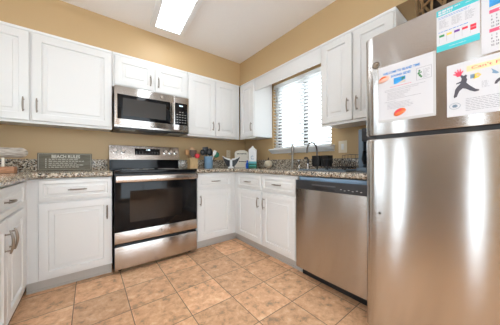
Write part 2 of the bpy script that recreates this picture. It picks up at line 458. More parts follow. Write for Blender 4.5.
# back wall, left to right (origin at each cabinet's left rear corner)
upper('wide white two-door wall cabinet over the beach rules sign', (-3.055, -0.002, 0), 0, 1.155,
      [(0.035, 0.580, 'rb'), (0.595, 1.150, 'lb')])
upper('short white two-door wall cabinet directly above the microwave', (-1.897, -0.002, 0), 0, 0.772,
      [(0.018, 0.382, 'rm'), (0.400, 0.762, 'lm')], zb=1.765)
upper('white two-door wall cabinet between the microwave and the room corner', (-1.122, -0.002, 0), 0, 0.776,
      [(0.012, 0.368, 'rb'), (0.388, 0.706, 'lb')])
# right wall (turned to face -x; local x runs towards the camera)
upper('narrow single-door white wall cabinet between the corner and the window', (-0.002, -0.347, 0), -PI / 2, 0.322,
      [(0.022, 0.316, 'rb')], extra_left=0.016)
upper('white two-door wall cabinet between the window and the fridge', (-0.002, -1.678, 0), -PI / 2, 0.612,
      [(0.010, 0.300, 'rb'), (0.312, 0.602, 'lb')])
vb = MB(); vb.box(-0.326, -0.310, -1.676, -0.671, 1.948, CT, 0.002)
vb.mi = 0; vb.box(-0.334, -0.326, -1.676, -0.671, CT - 0.02, CT, 0.002)
tag(vb.done('valance_board', M['white'], None, (-0.318, -1.173, 1.948)), 'white valance board bridging the two wall cabinets above the sink window', 'valance')

# ------------------------------------------------------------------ base cabinets
FY = -0.612
def base_unit(label, loc, rz, wdt, fronts, toe0=None, name='base_cabinet'):
    r = thing(name, label, 'cabinet', loc, rz)
    b = MB()
    b.box(0, wdt, FY, FY + 0.018, 0.098, 0.868); b.box(0, wdt, -0.042, -0.03, 0.098, 0.868)
    b.box(0, 0.018, FY + 0.018, -0.042, 0.098, 0.868); b.box(wdt - 0.018, wdt, FY + 0.018, -0.042, 0.098, 0.868)
    b.box(0.018, wdt - 0.018, FY + 0.018, -0.042, 0.098, 0.116)
    b.done('carcass', M['white'], r, local=True)
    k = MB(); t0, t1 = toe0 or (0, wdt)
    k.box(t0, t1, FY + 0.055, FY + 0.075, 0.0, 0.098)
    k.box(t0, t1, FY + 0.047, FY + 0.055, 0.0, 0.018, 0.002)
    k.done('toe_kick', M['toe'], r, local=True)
    for kind, x0, x1, z0, z1, hand in fronts:
        front(r, kind, x0, x1, z0, z1, FY, hand, fw=0.054 if kind == 'door' else 0.028)
    return r
# back run
base_unit('white base cabinet with one drawer and door left of the range', (-2.458, -0.002, 0), 0, 0.535,
          [('drawer', 0.074, 0.530, 0.700, 0.858, 'c'), ('door', 0.074, 0.530, 0.110, 0.682, 'rt')])
base_unit('white base cabinet with one drawer and door right of the range', (-1.139, -0.002, 0), 0, 0.526,
          [('drawer', 0.012, 0.458, 0.698, 0.848, 'c'), ('door', 0.012, 0.458, 0.115, 0.676, 'lt')], toe0=(0, 0.582))
# right run
base_unit('wide white sink cabinet with two drawer fronts and two doors', (-0.002, -0.617, 0), -PI / 2, 1.014,
          [('drawer', 0.084, 0.522, 0.696, 0.846, 'c'), ('drawer', 0.550, 0.996, 0.696, 0.846, 'c'),
           ('door', 0.084, 0.522, 0.115, 0.674, 'rt'), ('door', 0.550, 0.996, 0.115, 0.674, 'lt')], toe0=(-0.055, 1.014), name='sink_cabinet')
# left run
base_unit('white base cabinet with a wide drawer and two doors on the left wall', (XL + 0.002, -1.56, 0), PI / 2, 0.945,
          [('drawer', 0.02, 0.775, 0.708, 0.868 - 0.006, 'c'), ('door', 0.02, 0.392, 0.125, 0.690, 'rt'), ('door', 0.405, 0.775, 0.125, 0.690, 'lt')], toe0=(0, 1.0))
# end panel between dishwasher and fridge
tag(MB().box(-0.632, -0.01, -2.262, -2.246, 0, 0.872).done('end_panel', M['white'], None, (-0.32, -2.254, 0)),
    'thin white end panel between the dishwasher and the fridge', 'panel')

# ------------------------------------------------------------------ worktops
ZT, ZU = 0.914, 0.874
def bull(f0, out):
    """rounded front-edge profile (depth, z): f0 where it meets the slab, out the direction of the nose"""
    pts = [(f0, ZT)]
    for i in range(7):
        a = PI / 2 - PI * i / 6 * 0.999
        pts.append((f0 + out * (0.014 + 0.016 * math.cos(a)), (ZT + ZU) / 2 + 0.020 * math.sin(a)))
    return pts + [(f0, ZU)]
def edge_along_y(m_, f0, out, y0, y1): m_.rings([[(d, y, z) for d, z in bull(f0, out)] for y in (y0, y1)])
def edge_along_x(m_, f0, out, x0, x1): m_.rings([[(x, d, z) for d, z in bull(f0, out)] for x in (x0, x1)])
r = thing('countertop', 'speckled brown granite worktop with a sink, running from range to fridge', 'countertop', (-0.33, -0.33, ZU))
g = MB(); FX = -0.622
g.box(-1.139, 0, FX, -0.001, ZU, ZT)
g.box(FX, -0.001, -0.79, FX, ZU, ZT); g.box(FX, -0.001, -2.262, -1.52, ZU, ZT)
g.box(FX, -0.545, -1.52, -0.79, ZU, ZT); g.box(-0.16, -0.001, -1.52, -0.79, ZU, ZT)
edge_along_x(g, FX, -1, -1.139, FX); edge_along_y(g, FX, -1, -2.262, FX)
g.done('slab', M['granite'], r)
MB().box(-1.139, -0.001, -0.020, -0.001, ZT, 1.030, 0.002).done('backsplash', M['granite'], r)
MB().box(-0.020, -0.001, -2.262, -0.0205, ZT, 1.030, 0.002).done('backsplash', M['granite'], r)
r = thing('countertop', 'speckled brown granite worktop in the left corner under the sign', 'countertop', (-2.7, -0.33, ZU))
g = MB(); FL = -2.436
g.box(XL + 0.001, -1.920, FX, -0.001, ZU, ZT); g.box(XL + 0.001, FL, -1.575, FX, ZU, ZT)
edge_along_x(g, FX, -1, FL, -1.920); edge_along_y(g, FL, 1, -1.575, FX)
g.done('slab', M['granite'], r)
MB().box(XL + 0.001, -1.920, -0.020, -0.001, ZT, 1.030, 0.002).done('backsplash', M['granite'], r)
MB().box(XL + 0.001, XL + 0.020, -1.575, -0.0205, ZT, 1.030, 0.002).done('backsplash', M['granite'], r)

# undermount sink
s_ = MB(); x0, x1, y0, y1 = -0.548, -0.157, -1.523, -0.787
for a, b, c, d_ in ((x0, x1, y0, y0 + 0.008), (x0, x1, y1 - 0.008, y1), (x0, x0 + 0.008, y0 + 0.008, y1 - 0.008), (x1 - 0.008, x1, y0 + 0.008, y1 - 0.008), (x0 + 0.008, x1 - 0.008, -1.165, -1.145)):
    s_.box(a, b, c, d_, 0.70, 0.8735)
s_.box(x0, x1, y0, y1, 0.69, 0.70)
sk = s_.done('sink', M['brushed'], None, (-0.35, -1.155, 0.69)); tag(sk, 'stainless double-bowl sink set into the granite below the window', 'sink')
# ------------------------------------------------------------------ emblem: ring round a small monogram
def emblem(parent, c, rad, face, name='logo'):
    """round badge on a vertical face; face 'y' looks to -y, 'x' looks to -x"""
    m_ = MB(); n = 24
    P = (lambda u, w_, d: (c[0] + u, c[1] - d, c[2] + w_)) if face == 'y' else (lambda u, w_, d: (c[0] - d, c[1] - u, c[2] + w_))
    m_.mi = 0; m_.rings([[P(rad * math.cos(2 * PI * k / n), rad * math.sin(2 * PI * k / n), d) for k in range(n)] for d in (-0.006, 0.002)])
    m_.mi = 1; m_.tube([P(rad * 0.90 * math.cos(2 * PI * k / n), rad * 0.9 * math.sin(2 * PI * k / n), 0.002) for k in range(n)], rad * 0.15, 6, closed=True)
    X, Z = ((1, 0, 0), (0, 0, 1)) if face == 'y' else ((0, -1, 0), (0, 0, 1))
    m_.text('GE', rad * 1.05, P(0, -rad * 0.36, 0.0022), X, Z, 0.0003, 'CENTER')
    return m_.done(name, [M['chrome'], M['nickel']], parent)

# ------------------------------------------------------------------ range
RX0, RX1, RF = -1.911, -1.147, -0.669
r = thing('range', 'freestanding stainless and black glass electric range', 'range', ((RX0 + RX1) / 2, -0.35, 0))
b = MB(); b.box(RX0 + 0.004, RX1 - 0.004, -0.625, -0.03, 0.025, 0.892)
for xx in (RX0 + 0.05, RX1 - 0.05):
    for yy in (-0.57, -0.08): b.lathe([(0.018, 0.0), (0.018, 0.028)], (xx, yy, 0), 12)
b.done('body', M['black'], r)
c = MB(); c.box(RX0, RX1, -0.664, -0.03, 0.892, 0.921, 0.004); ct = c.done('cooktop', M['blackglass'], r)
for bx_, by_, br in ((-1.72, -0.48, 0.115), (-1.34, -0.48, 0.095), (-1.72, -0.2, 0.08), (-1.34, -0.2, 0.095), (-1.53, -0.16, 0.06)):
    q = MB(); n = 32
    q.tube([(bx_ + br * math.cos(2 * PI * k / n), by_ + br * math.sin(2 * PI * k / n), 0.9212) for k in range(n)], 0.0012, 4, closed=True)
    q.done('burner_ring', M['grey'], ct)
# backguard: black riser and a tilted steel console
k = MB(); k.box(RX0 + 0.003, RX1 - 0.003, -0.078, -0.03, 0.921, 1.035); k.done('backguard_riser', M['blackglass'], r)
prof = [(-0.112, 1.028), (-0.030, 1.028), (-0.030, 1.192), (-0.062, 1.192), (-0.070, 1.188)]
k = MB(); k.rings([[(x, y, z) for y, z in prof] for x in (RX0, RX1)]); con = k.done('control_console', M['steel_dk'], r)
nrm = Vector((0, -(1.188 - 1.028), -0.042)).normalized(); nrm = Vector((0, -0.967, 0.254))
def on_con(x, z, d=0.0):
    y = -0.112 + (z - 1.028) / 0.160 * 0.042
    return Vector((x, y, z)) + nrm * d
for kx in (-1.857, -1.781, -1.322, -1.258, -1.192):
    q = MB(); ax = nrm; a = Vector((1, 0, 0)); bb = ax.cross(a); cc = on_con(kx, 1.122)
    out = []
    for rad, dpt in ((0.027, 0.0), (0.027, 0.006), (0.022, 0.008), (0.020, 0.030), (0.018, 0.033)):
        out.append([cc + ax * dpt + (a * math.cos(2 * PI * j / 20) + bb * math.sin(2 * PI * j / 20)) * rad for j in range(20)])
    q.rings(out)
    out = []
    for dpt, wd in ((0.030, 0.006), (0.040, 0.005)):
        out.append([cc + ax * dpt + a * (sx * wd) + bb * (sz * 0.019) for sx, sz in ((-1, -1), (1, -1), (1, 1), (-1, 1))])
    q.rings(out)
    q.done('knob', M['chrome'], con)
q = MB()
q.rings([[on_con(x, z, d_) for x, z in ((-1.662, 1.085), (-1.385, 1.085), (-1.385, 1.160), (-1.662, 1.160))] for d_ in (-0.002, 0.002)])
dsp = q.done('display', M['blackglass'], con)
q = MB()
for i, wd in enumerate((0.004, 0.010, 0.010)):
    x = -1.535 + i * 0.014
    q.rings([[on_con(x + p_, z, d_) for p_, z in ((0, 1.138), (wd, 1.138), (wd, 1.150), (0, 1.150))] for d_ in (0.002, 0.0026)])
q.done('lit_digits', M['digits'], dsp)
q = MB()
for i in range(8):
    for j in range(2):
        x = -1.650 + i * 0.032 + (0.008 if i > 3 else 0); z = 1.098 + j * 0.018
        if 2 < i < 5 and j == 1: continue
        q = MB(); q.rings([[on_con(x + p_, zz, d_) for p_, zz in ((0, z), (0.012, z), (0.012, z + 0.003), (0, z + 0.003))] for d_ in (0.002, 0.0025)]); q.done('button', M['grey'], dsp)
# oven door
dz0, dz1 = 0.262, 0.878
q = MB(); q.box(RX0 + 0.002, RX1 - 0.002, -0.660, -0.627, dz0, dz1, 0.003); dr = q.done('oven_door', M['black'], r)
q = MB(); q.box(RX0 + 0.003, RX1 - 0.003, RF, -0.6605, 0.375, 0.876, 0.002); gl = q.done('door_glass', M['blackglass'], dr)
q = MB(); q.box(-1.790, -1.310, RF - 0.0012, RF, 0.450, 0.735); q.done('window', M['ovenglass'], dr)
q = MB(); q.box(RX0 + 0.003, RX1 - 0.003, RF, -0.6605, 0.272, 0.374, 0.003); q.done('lower_trim', M['steel_dk'], dr)
q = MB(); n = 10
hp = [(RX0 + 0.010 + (RX1 - RX0 - 0.02) * i / n, RF - 0.046 + 0.010 * (2 * i / n - 1) ** 2, 0.847) for i in range(n + 1)]
q.rings([[(x, y + dy, z + dz) for dy, dz in ((0.012, -0.026), (-0.006, -0.028), (-0.012, -0.012), (-0.012, 0.012), (-0.006, 0.028), (0.012, 0.026))] for x, y, z in hp])
for xx in (RX0 + 0.045, RX1 - 0.045): q.box(xx - 0.018, xx + 0.018, RF - 0.026, RF + 0.001, 0.835, 0.860, 0.003)
q.done('handle', M['steel_dk'], dr)
emblem(dr, ((RX0 + RX1) / 2, RF, 0.326), 0.016, 'y')
# storage drawer
q = MB(); q.box(RX0 + 0.002, RX1 - 0.002, -0.655, -0.627, 0.045, 0.250, 0.003); dw = q.done('storage_drawer', M['black'], r)
q = MB(); q.box(RX0 + 0.003, RX1 - 0.003, RF, -0.6555, 0.042, 0.243, 0.004); q.done('drawer_front', M['steel_dk'], dw)

# ------------------------------------------------------------------ microwave
MX0, MX1, MF = -1.887, -1.133, -0.400
r = thing('microwave', 'stainless over-the-range microwave hung under a short cabinet', 'microwave', ((MX0 + MX1) / 2, -0.2, 1.352))
q = MB(); q.box(MX0 + 0.004, MX1 - 0.004, -0.362, -0.006, 1.352, 1.762); q.done('body', M['steel'], r)
q = MB(); q.box(MX0, MX1, -0.385, -0.02, 1.338, 1.3518, 0.002); ub = q.done('underside', M['black'], r)
for xx in (-1.76, -1.27):
    MB().box(xx - 0.065, xx + 0.065, -0.33, -0.22, 1.334, 1.338).done('lamp_cover', M['grey'], ub)
MB().box(-1.66, -1.36, -0.34, -0.14, 1.331, 1.338, 0.002).done('grease_filter', M['darkgrey'], ub)
q = MB(); q.box(MX0, -1.312, MF, -0.3625, 1.372, 1.762, 0.004); dr = q.done('door', M['steel'], r)
q = MB(); q.box(-1.862, -1.350, MF - 0.003, MF, 1.432, 1.680, 0.0012); q.done('door_glass', M['blackglass'], dr)
q = MB(); q.box(-1.815, -1.398, MF - 0.0036, MF - 0.003, 1.468, 1.645); q.done('window', M['micglass'], dr)
q = MB()
hp = [(-1.331, MF - 0.026 - 0.010 * (1 - (2 * i / 8 - 1) ** 2), 1.436 + 0.240 * i / 8) for i in range(9)]
q.rings([[(x + dx, y + dy, z) for dx, dy in ((-0.016, 0.006), (-0.012, -0.006), (0.012, -0.006), (0.016, 0.006))] for x, y, z in hp])
for zz in (1.46, 1.65): q.box(-1.341, -1.321, MF - 0.028, MF + 0.001, zz - 0.012, zz + 0.012)
q.done('handle', M['steel'], dr)
emblem(dr, ((MX0 + MX1) / 2 + 0.08 - 0.01, MF, 1.722), 0.016, 'y')
q = MB(); q.box(-1.3105, MX1, MF, -0.3625, 1.372, 1.762, 0.004); cp = q.done('control_panel', M['steel'], r)
q = MB(); q.box(-1.298, -1.150, MF - 0.003, MF, 1.432, 1.688, 0.0012); kp = q.done('keypad', M['blackglass'], cp)
q = MB()
for j in range(5):
    for i in range(4):
        if j == 4 and i in (0, 3): continue
        x = -1.280 + i * 0.031; z = 1.458 + j * 0.030
        q = MB(); q.box(x, x + 0.018, MF - 0.0036, MF - 0.003, z, z + 0.007); q.done('button', M['grey'], kp)
q = MB()
for i, wd in enumerate((0.008, 0.008, 0.008)): q.box(-1.246 + i * 0.015, -1.246 + i * 0.015 + wd, MF - 0.0036, MF - 0.003, 1.650, 1.662)
q.done('lit_digits', M['digits'], kp)
q = MB(); q.box(MX0, MX1, MF + 0.004, -0.3625, 1.3522, 1.3715); q.done('vent_trim', M['steel'], r)

# ------------------------------------------------------------------ dishwasher
DX, DY0, DY1 = -0.652, -2.238, -1.637
r = thing('dishwasher', 'stainless built-in dishwasher under the granite beside the fridge', 'dishwasher', (-0.33, (DY0 + DY1) / 2, 0))
MB().box(-0.60, -0.03, DY0 + 0.006, DY1 - 0.006, 0.10, 0.845).done('tub', M['grey'], r)
n = 12
pts = [(-0.601, DY1), (-0.601, DY0)] + [(DX - 0.007 * (1 - (2 * i / n - 1) ** 2), DY0 + (DY1 - DY0) * i / n) for i in range(n + 1)]
q = MB(); q.prism(pts, 0.088, 0.764); dr = q.done('door', M['steel'], r)
q = MB(); q.prism(pts, 0.766, 0.838)
cp = q.done('control_panel', M['darkgrey'], r)
q = MB(); q.box(DX - 0.0085, DX - 0.003, -2.005, -1.815, 0.772, 0.806, 0.0015); hd = q.done('pocket_handle', M['black'], cp)
q = MB(); q.box(DX - 0.016, DX - 0.0085, -2.012, -1.808, 0.804, 0.813, 0.002); q.done('handle_lip', M['lipgrey'], hd)
for i in range(6):
    q = MB(); q.box(DX - 0.0085, DX - 0.002, -2.045 - i * 0.028 - 0.010, -2.045 - i * 0.028, 0.792 - (i % 2) * 0.006, 0.7945 - (i % 2) * 0.006)
    q.done('button', M['white_pl'], cp)
MB().box(-0.640, -0.602, DY0 + 0.004, DY1 - 0.03, 0.8385, 0.866, 0.001).done('top_strip', M['bluestrip'], r)
MB().box(-0.575, -0.555, DY0 + 0.01, DY1 - 0.01, 0.0, 0.087).done('toe_kick', M['black'], r)

# ------------------------------------------------------------------ refrigerator
FX0 = -0.885; FYL, FYR = -2.308, -3.070
r = thing('refrigerator', 'tall stainless top-freezer refrigerator covered with notes', 'refrigerator', (-0.45, (FYL + FYR) / 2, 0))
q = MB(); q.box(-0.800, -0.06, FYR + 0.004, FYL - 0.004, 0.02, 1.658, 0.004); bd = q.done('body', M['fridgeside'], r)
q = MB(); q.box(-0.80, -0.76, FYR + 0.01, FYL - 0.01, 0.0, 0.085); q.done('base_grille', M['black'], r)
def door_outline():
    n = 22; w_ = FYL - FYR; pts = [(-0.805, FYR), (-0.805, FYL)][::-1]
    out = [(-0.805, FYL)]
    R_ = 0.026; RY = 0.062
    for i in range(7):
        a = PI / 2 * i / 6
        out.append((FX0 + 0.005 + R_ - R_ * math.sin(a) , FYL - RY + RY * math.cos(a)))
    for i in range(1, n):
        q_ = 2 * i / n - 1
        y_ = FYL - RY + (FYR - FYL + 2 * RY) * i / n
        out.append((FX0 + 0.005 * q_ * q_, y_))
    for i in range(7):
        a = PI / 2 * (1 - i / 6)
        out.append((FX0 + 0.005 + R_ - R_ * math.sin(a), FYR + RY - RY * math.cos(a)))
    out.append((-0.805, FYR))
    return out
def face_x(y):     # front surface of the doors at y
    RY = 0.062
    q_ = 2 * (y - (FYL - RY)) / (FYR - FYL + 2 * RY) - 1
    if q_ < -1: return FX0 + 0.005 + 0.026 * (1 - math.sqrt(max(0, 1 - ((-1 - q_) * (FYL - FYR - 2 * RY) / 2 / RY) ** 2)))
    return FX0 + 0.005 * q_ * q_
ol = door_outline()
def fdoor(name, z0, z1):
    q = MB(); cx_ = -0.845; cy_ = (FYL + FYR) / 2
    def sh(k_): return [(x + (k_ if x < -0.81 else 0), y + (k_ if y < cy_ else -k_)) for x, y in ol]
    q.rings([[(x, y, z) for x, y in sh(k_)] for k_, z in ((0.008, z0), (0.002, z0 + 0.003), (0, z0 + 0.009), (0, z1 - 0.009), (0.002, z1 - 0.003), (0.008, z1))])
    return q.done(name, M['steel_fr'], r)
fz = fdoor('freezer_door', 1.128, 1.662); fd = fdoor('fridge_door', 0.09, 1.112)
MB().box(-0.865, -0.802, FYR + 0.012, FYL - 0.012, 1.1125, 1.1275).done('door_gap_gasket', M['black'], r)
MB().box(-0.872, -0.800, FYL - 0.055, FYL - 0.010, 1.1130, 1.1272, 0.002).done('hinge', M['darkgrey'], r)
q = MB(); q.box(-0.84, -0.74, FYL - 0.075, FYL - 0.015, 1.6585, 1.664, 0.002); q.done('hinge_cover', M['grey'], bd)
emblem(fz, (face_x(-2.366) - 0.0005, -2.366, 1.500), 0.017, 'x')
q = MB(); q.lathe([(0.006, -0.002), (0.006, 0.003), (0.004, 0.005)], (face_x(-2.382), -2.382, 0.722), 12, 'x'); q.done('screw_plug', M['black'], fd)

# ------------------------------------------------------------------ papers on the freezer door
class Sheet:
    """flat sheet standing on the freezer door; u runs to the camera's right (-y), v up; placed at its lower left corner"""
    def __init__(s, name, label, yl, z0, w_, h_, thick=0.0012, matl='paper', cat='paper', roll=0.0):
        s.w, s.h = w_, h_; s.yl, s.z0 = yl, z0; s.roll = roll
        xa = min(face_x(yl - w_ * i / 6) for i in range(7)) - 0.0004
        s.x = xa; s.t = thick
        m_ = MB(); m_.rings([[s.P(u, v, d) for u, v in ((0, 0), (w_, 0), (w_, h_), (0, h_))] for d in (0, thick)])
        s.o = m_.done(name, M[matl], None, s.P(0, 0, 0)); tag(s.o, label, cat)
    def P(s, u, v, d=0.0):
        ca, sa = math.cos(s.roll), math.sin(s.roll)
        u, v = u * ca - v * sa, u * sa + v * ca
        return (s.x - d, s.yl - u, s.z0 + v)
    def part(s, name, matl, fn, lift=0.0):
        m_ = MB(); s.d = s.t + lift; fn(m_)
        inv = Matrix.Translation(-Vector(s.o.location)); m_.bm.transform(inv)
        return m_.done(name, M[matl], s.o, local=True)
    def rect(s, m_, u0, v0, u1, v1, e=0.0003):
        m_.rings([[s.P(u, v, d) for u, v in ((u0, v0), (u1, v0), (u1, v1), (u0, v1))] for d in (s.d - 0.0002, s.d + e)])
    def poly(s, m_, pts, e=0.0003):
        m_.rings([[s.P(u, v, d) for u, v in pts] for d in (s.d - 0.0002, s.d + e)])
    def lines(s, m_, u0, u1, v, n, step, hgt, seed=1, ragged=0.25):
        rg = random.Random(seed)
        for i in range(n):
            u = u0; end = u1 - rg.random() * ragged * (u1 - u0)
            while u < end:
                l = rg.uniform(0.004, 0.014); s.rect(m_, u, v - i * step, min(u + l, end), v - i * step + hgt); u += l + 0.0022
    def text(s, m_, body, size, u, v, width=None, bold=0.02):
        ca, sa = math.cos(s.roll), math.sin(s.roll)
        m_.text(body, size, s.P(u, v, s.d), (0, -ca, sa), (0, sa, ca), 0.0003, 'LEFT', width, bold)

# welcome notice in a clear sleeve
A = Sheet('notice', 'white welcome notice in a clear sleeve held by two orange shell magnets', -2.379, 1.192, 0.228, 0.284, 0.0010, 'sleeve', 'notice')
A.part('page', 'paper', lambda m_: A.rect(m_, 0.003, 0.012, 0.219, 0.283, 0.0004))
A.d = 0
def f(m_):
    A.text(m_, 'WELCOME TO ISLAND TIME', 0.0150, 0.024, 0.240, 0.150, 0.04); A.text(m_, 'SOUND SIDE!', 0.0150, 0.058, 0.219, 0.080, 0.04)
A.part('heading_text', 'blueink', f, 0.0005)
A.part('photo', 'skyprint', lambda m_: A.rect(m_, 0.070, 0.182, 0.118, 0.212), 0.0005)
A.part('photo_sand', 'sandprint', lambda m_: A.poly(m_, ((0.085, 0.1825), (0.1178, 0.1825), (0.1178, 0.196))), 0.0009)
A.part('photo_palm', 'palmprint', lambda m_: A.poly(m_, ((0.104, 0.192), (0.109, 0.199), (0.117, 0.202), (0.115, 0.209), (0.108, 0.206), (0.101, 0.209), (0.104, 0.202))), 0.0012)
def f(m_):
    for a_ in ((0.160, 0.173, 0.161, 0.228), (0.213, 0.173, 0.214, 0.228), (0.160, 0.173, 0.214, 0.174), (0.160, 0.227, 0.214, 0.228)): A.rect(m_, *a_)
A.part('map_border', 'ink', f, 0.0005)
def f(m_):
    for cu, cv, rr in ((0.171, 0.214, 0.004), (0.169, 0.203, 0.005), (0.173, 0.193, 0.0045), (0.178, 0.186, 0.004), (0.177, 0.206, 0.003)):
        A.poly(m_, [(cu + rr * math.cos(k), cv + rr * 1.3 * math.sin(k)) for k in (0, 0.9, 2, 3, 4, 5.2)])
A.part('map_trees', 'palmprint', f, 0.0005)
A.part('map_lines', 'ink', lambda m_: A.lines(m_, 0.184, 0.211, 0.216, 8, 0.0052, 0.0012, 4, 0.5), 0.0005)
def f(m_):
    A.lines(m_, 0.055, 0.150, 0.170, 1, 0.006, 0.0018, 2, 0.1)
A.part('red_note', 'redink', f, 0.0005)
def f(m_):
    A.lines(m_, 0.030, 0.205, 0.158, 2, 0.0072, 0.0014, 3); A.lines(m_, 0.042, 0.180, 0.142, 6, 0.0066, 0.0014, 5, 0.5)
    A.lines(m_, 0.030, 0.090, 0.098, 1, 0.0066, 0.0014, 6); A.lines(m_, 0.042, 0.150, 0.090, 5, 0.0066, 0.0014, 7, 0.4)
A.part('body_text', 'ink', f, 0.0005)

# beach flag card
B = Sheet('flag_card', 'teal and white beach warning flag card at the top of the freezer', -2.610, 1.462, 0.126, 0.178, 0.0012, 'paper', 'card')
B.part('header_band', 'teal', lambda m_: B.rect(m_, 0, 0.152, 0.126, 0.178))
B.part('footer_band', 'teal', lambda m_: B.rect(m_, 0, 0, 0.126, 0.026))
def f(m_):
    B.lines(m_, 0.006, 0.052, 0.165, 1, 0.006, 0.0075, 11, 0.05); B.lines(m_, 0.006, 0.050, 0.156, 1, 0.006, 0.0060, 12, 0.1)
    B.lines(m_, 0.056, 0.072, 0.168, 1, 0.006, 0.003, 13, 0.0); B.lines(m_, 0.088, 0.122, 0.165, 1, 0.006, 0.0018, 14, 0.0); B.lines(m_, 0.04, 0.09, 0.012, 1, 0.006, 0.0015, 15, 0.0)
B.part('header_text', 'paper', f, 0.0004)
def f(m_):
    for c_ in range(3): B.lines(m_, 0.008 + c_ * 0.039, 0.040 + c_ * 0.039, 0.130, 8, 0.0046, 0.0011, 20 + c_, 0.4)
B.part('body_text', 'ink', f)
B.part('subheading_text', 'blueink', lambda m_: B.lines(m_, 0.006, 0.100, 0.144, 2, 0.005, 0.0016, 31, 0.3))
B.part('flag_heading_text', 'blueink', lambda m_: B.lines(m_, 0.006, 0.096, 0.081, 1, 0.005, 0.0024, 32, 0.05))
def flagpoles(m_):
    for i in range(5): B.rect(m_, 0.0085 + i * 0.023, 0.036, 0.0091 + i * 0.023, 0.072)
B.part('flag_poles', 'ink', flagpoles)
for i, cn in enumerate(('greenprint', 'yellowprint', 'purpleprint', 'redprint', 'redprint')):
    def f(m_, i=i):
        u = 0.009 + i * 0.023
        B.rect(m_, u, 0.061, u + 0.016, 0.070)
        if i == 4: B.rect(m_, u, 0.048, u + 0.016, 0.058); B.rect(m_, u, 0.059, u + 0.016, 0.0605)
    B.part('flag', cn, f)

# calendar
Cc = Sheet('calendar', 'calendar sheet with a blue beach photo and red month headers', -2.740, 1.400, 0.216, 0.245, 0.0012, 'paper', 'calendar')
Cc.part('photo', 'skyprint', lambda m_: Cc.rect(m_, 0.020, 0.165, 0.206, 0.243))
Cc.part('photo_sand', 'sandprint', lambda m_: Cc.poly(m_, ((0.0202, 0.1652), (0.2058, 0.1652), (0.2058, 0.184), (0.09, 0.176), (0.0202, 0.170))), 0.0004)
for a_ in ((0.020, 0.146, 0.106, 0.159), (0.112, 0.146, 0.206, 0.159), (0.020, 0.075, 0.106, 0.088), (0.112, 0.075, 0.206, 0.088)):
    Cc.part('month_header', 'pinkprint', lambda m_, a_=a_: Cc.rect(m_, *a_))
def f(m_):
    for bx0 in (0.024, 0.116):
        for bz in (0.148, 0.077):
            nn = 1
            for j in range(4):
                for i in range(7):
                    Cc.text(m_, str(nn), 0.0085, bx0 + i * 0.0116, bz - 0.016 - j * 0.0125); nn += 1
Cc.part('date_numbers', 'darkink', f)
Cc.part('month_text', 'paper', lambda m_: [Cc.lines(m_, bx0 + 0.02, bx0 + 0.06, bz, 1, 0.01, 0.005, 40, 0.2) for bx0 in (0.024, 0.116) for bz in (0.150, 0.079)], 0.0004)

# flush notice with dancing silhouette
D = Sheet('notice', 'white notice with a yellow banner, red hand and dark dancing figure', -2.642, 1.176, 0.279, 0.216, 0.0012, 'paper', 'notice')
D.part('banner', 'bannerprint', lambda m_: D.rect(m_, 0.058, 0.172, 0.222, 0.195))
D.part('banner_text', 'redink', lambda m_: D.text(m_, "Can't FLUSH", 0.0150, 0.070, 0.179, 0.132, 0.0), 0.0004)
fig = [(0.0500, 0.159), (0.0560, 0.163), (0.0595, 0.158), (0.0570, 0.150), (0.0600, 0.143), (0.0570, 0.131), (0.0640, 0.120), (0.0740, 0.108), (0.0830, 0.098), (0.0920, 0.094), (0.0915, 0.089),
       (0.0800, 0.088), (0.0670, 0.096), (0.0560, 0.106), (0.0470, 0.110), (0.0380, 0.102), (0.0330, 0.090), (0.0300, 0.080), (0.0220, 0.076), (0.0205, 0.082),
       (0.0230, 0.095), (0.0250, 0.110), (0.0320, 0.122), (0.0390, 0.129), (0.0410, 0.133), (0.0280, 0.131), (0.0280, 0.135), (0.0420, 0.140), (0.0440, 0.150), (0.0400, 0.162), (0.0430, 0.166)]
D.part('dancer_silhouette', 'darkink', lambda m_: D.poly(m_, fig))
def f(m_):
    cu, cv = 0.0360, 0.172
    pts = [(0.031, 0.160), (0.042, 0.161), (0.0445, 0.170), (0.0500, 0.180), (0.0475, 0.182), (0.0420, 0.177), (0.0420, 0.190), (0.0390, 0.190), (0.0375, 0.178), (0.0335, 0.191), (0.0305, 0.190), (0.0325, 0.177),
           (0.0250, 0.186), (0.0230, 0.183), (0.0280, 0.174), (0.0195, 0.175), (0.0195, 0.172), (0.0280, 0.167)]
    D.poly(m_, pts)
D.part('red_hand', 'redink', f)
def f(m_):
    n = 16
    m_.tube([D.P(0.024 + 0.016 * math.cos(2 * PI * k / n), 0.043 + 0.0125 * math.sin(2 * PI * k / n), D.d + 0.0002) for k in range(n)], 0.0007, 4, closed=True)
    D.poly(m_, [(0.024 + (0.010 if k % 2 else 0.0065) * math.cos(2 * PI * k / n), 0.043 + (0.008 if k % 2 else 0.005) * math.sin(2 * PI * k / n)) for k in range(n)])
D.part('round_seal', 'bluegrey', f)
D.part('body_text', 'ink', lambda m_: D.lines(m_, 0.055, 0.205, 0.064, 8, 0.0066, 0.0016, 51, 0.3))
D.part('picture_blue', 'bluestrip', lambda m_: D.rect(m_, 0.068, 0.142, 0.080, 0.158))
D.part('picture_yellow', 'yellowprint', lambda m_: D.poly(m_, ((0.076, 0.138), (0.090, 0.141), (0.098, 0.150), (0.089, 0.160), (0.080, 0.158))))
D.part('picture_red', 'peach', lambda m_: D.poly(m_, ((0.086, 0.146), (0.094, 0.148), (0.092, 0.156), (0.085, 0.154))), 0.0004)
D.part('picture_wipes', 'bluestrip', lambda m_: D.poly(m_, ((0.124, 0.146), (0.136, 0.140), (0.142, 0.142), (0.132, 0.154), (0.122, 0.164), (0.126, 0.152))))
D.part('picture_sketch', 'ink', lambda m_: D.lines(m_, 0.098, 0.118, 0.122, 6, 0.0045, 0.001, 52, 0.3))
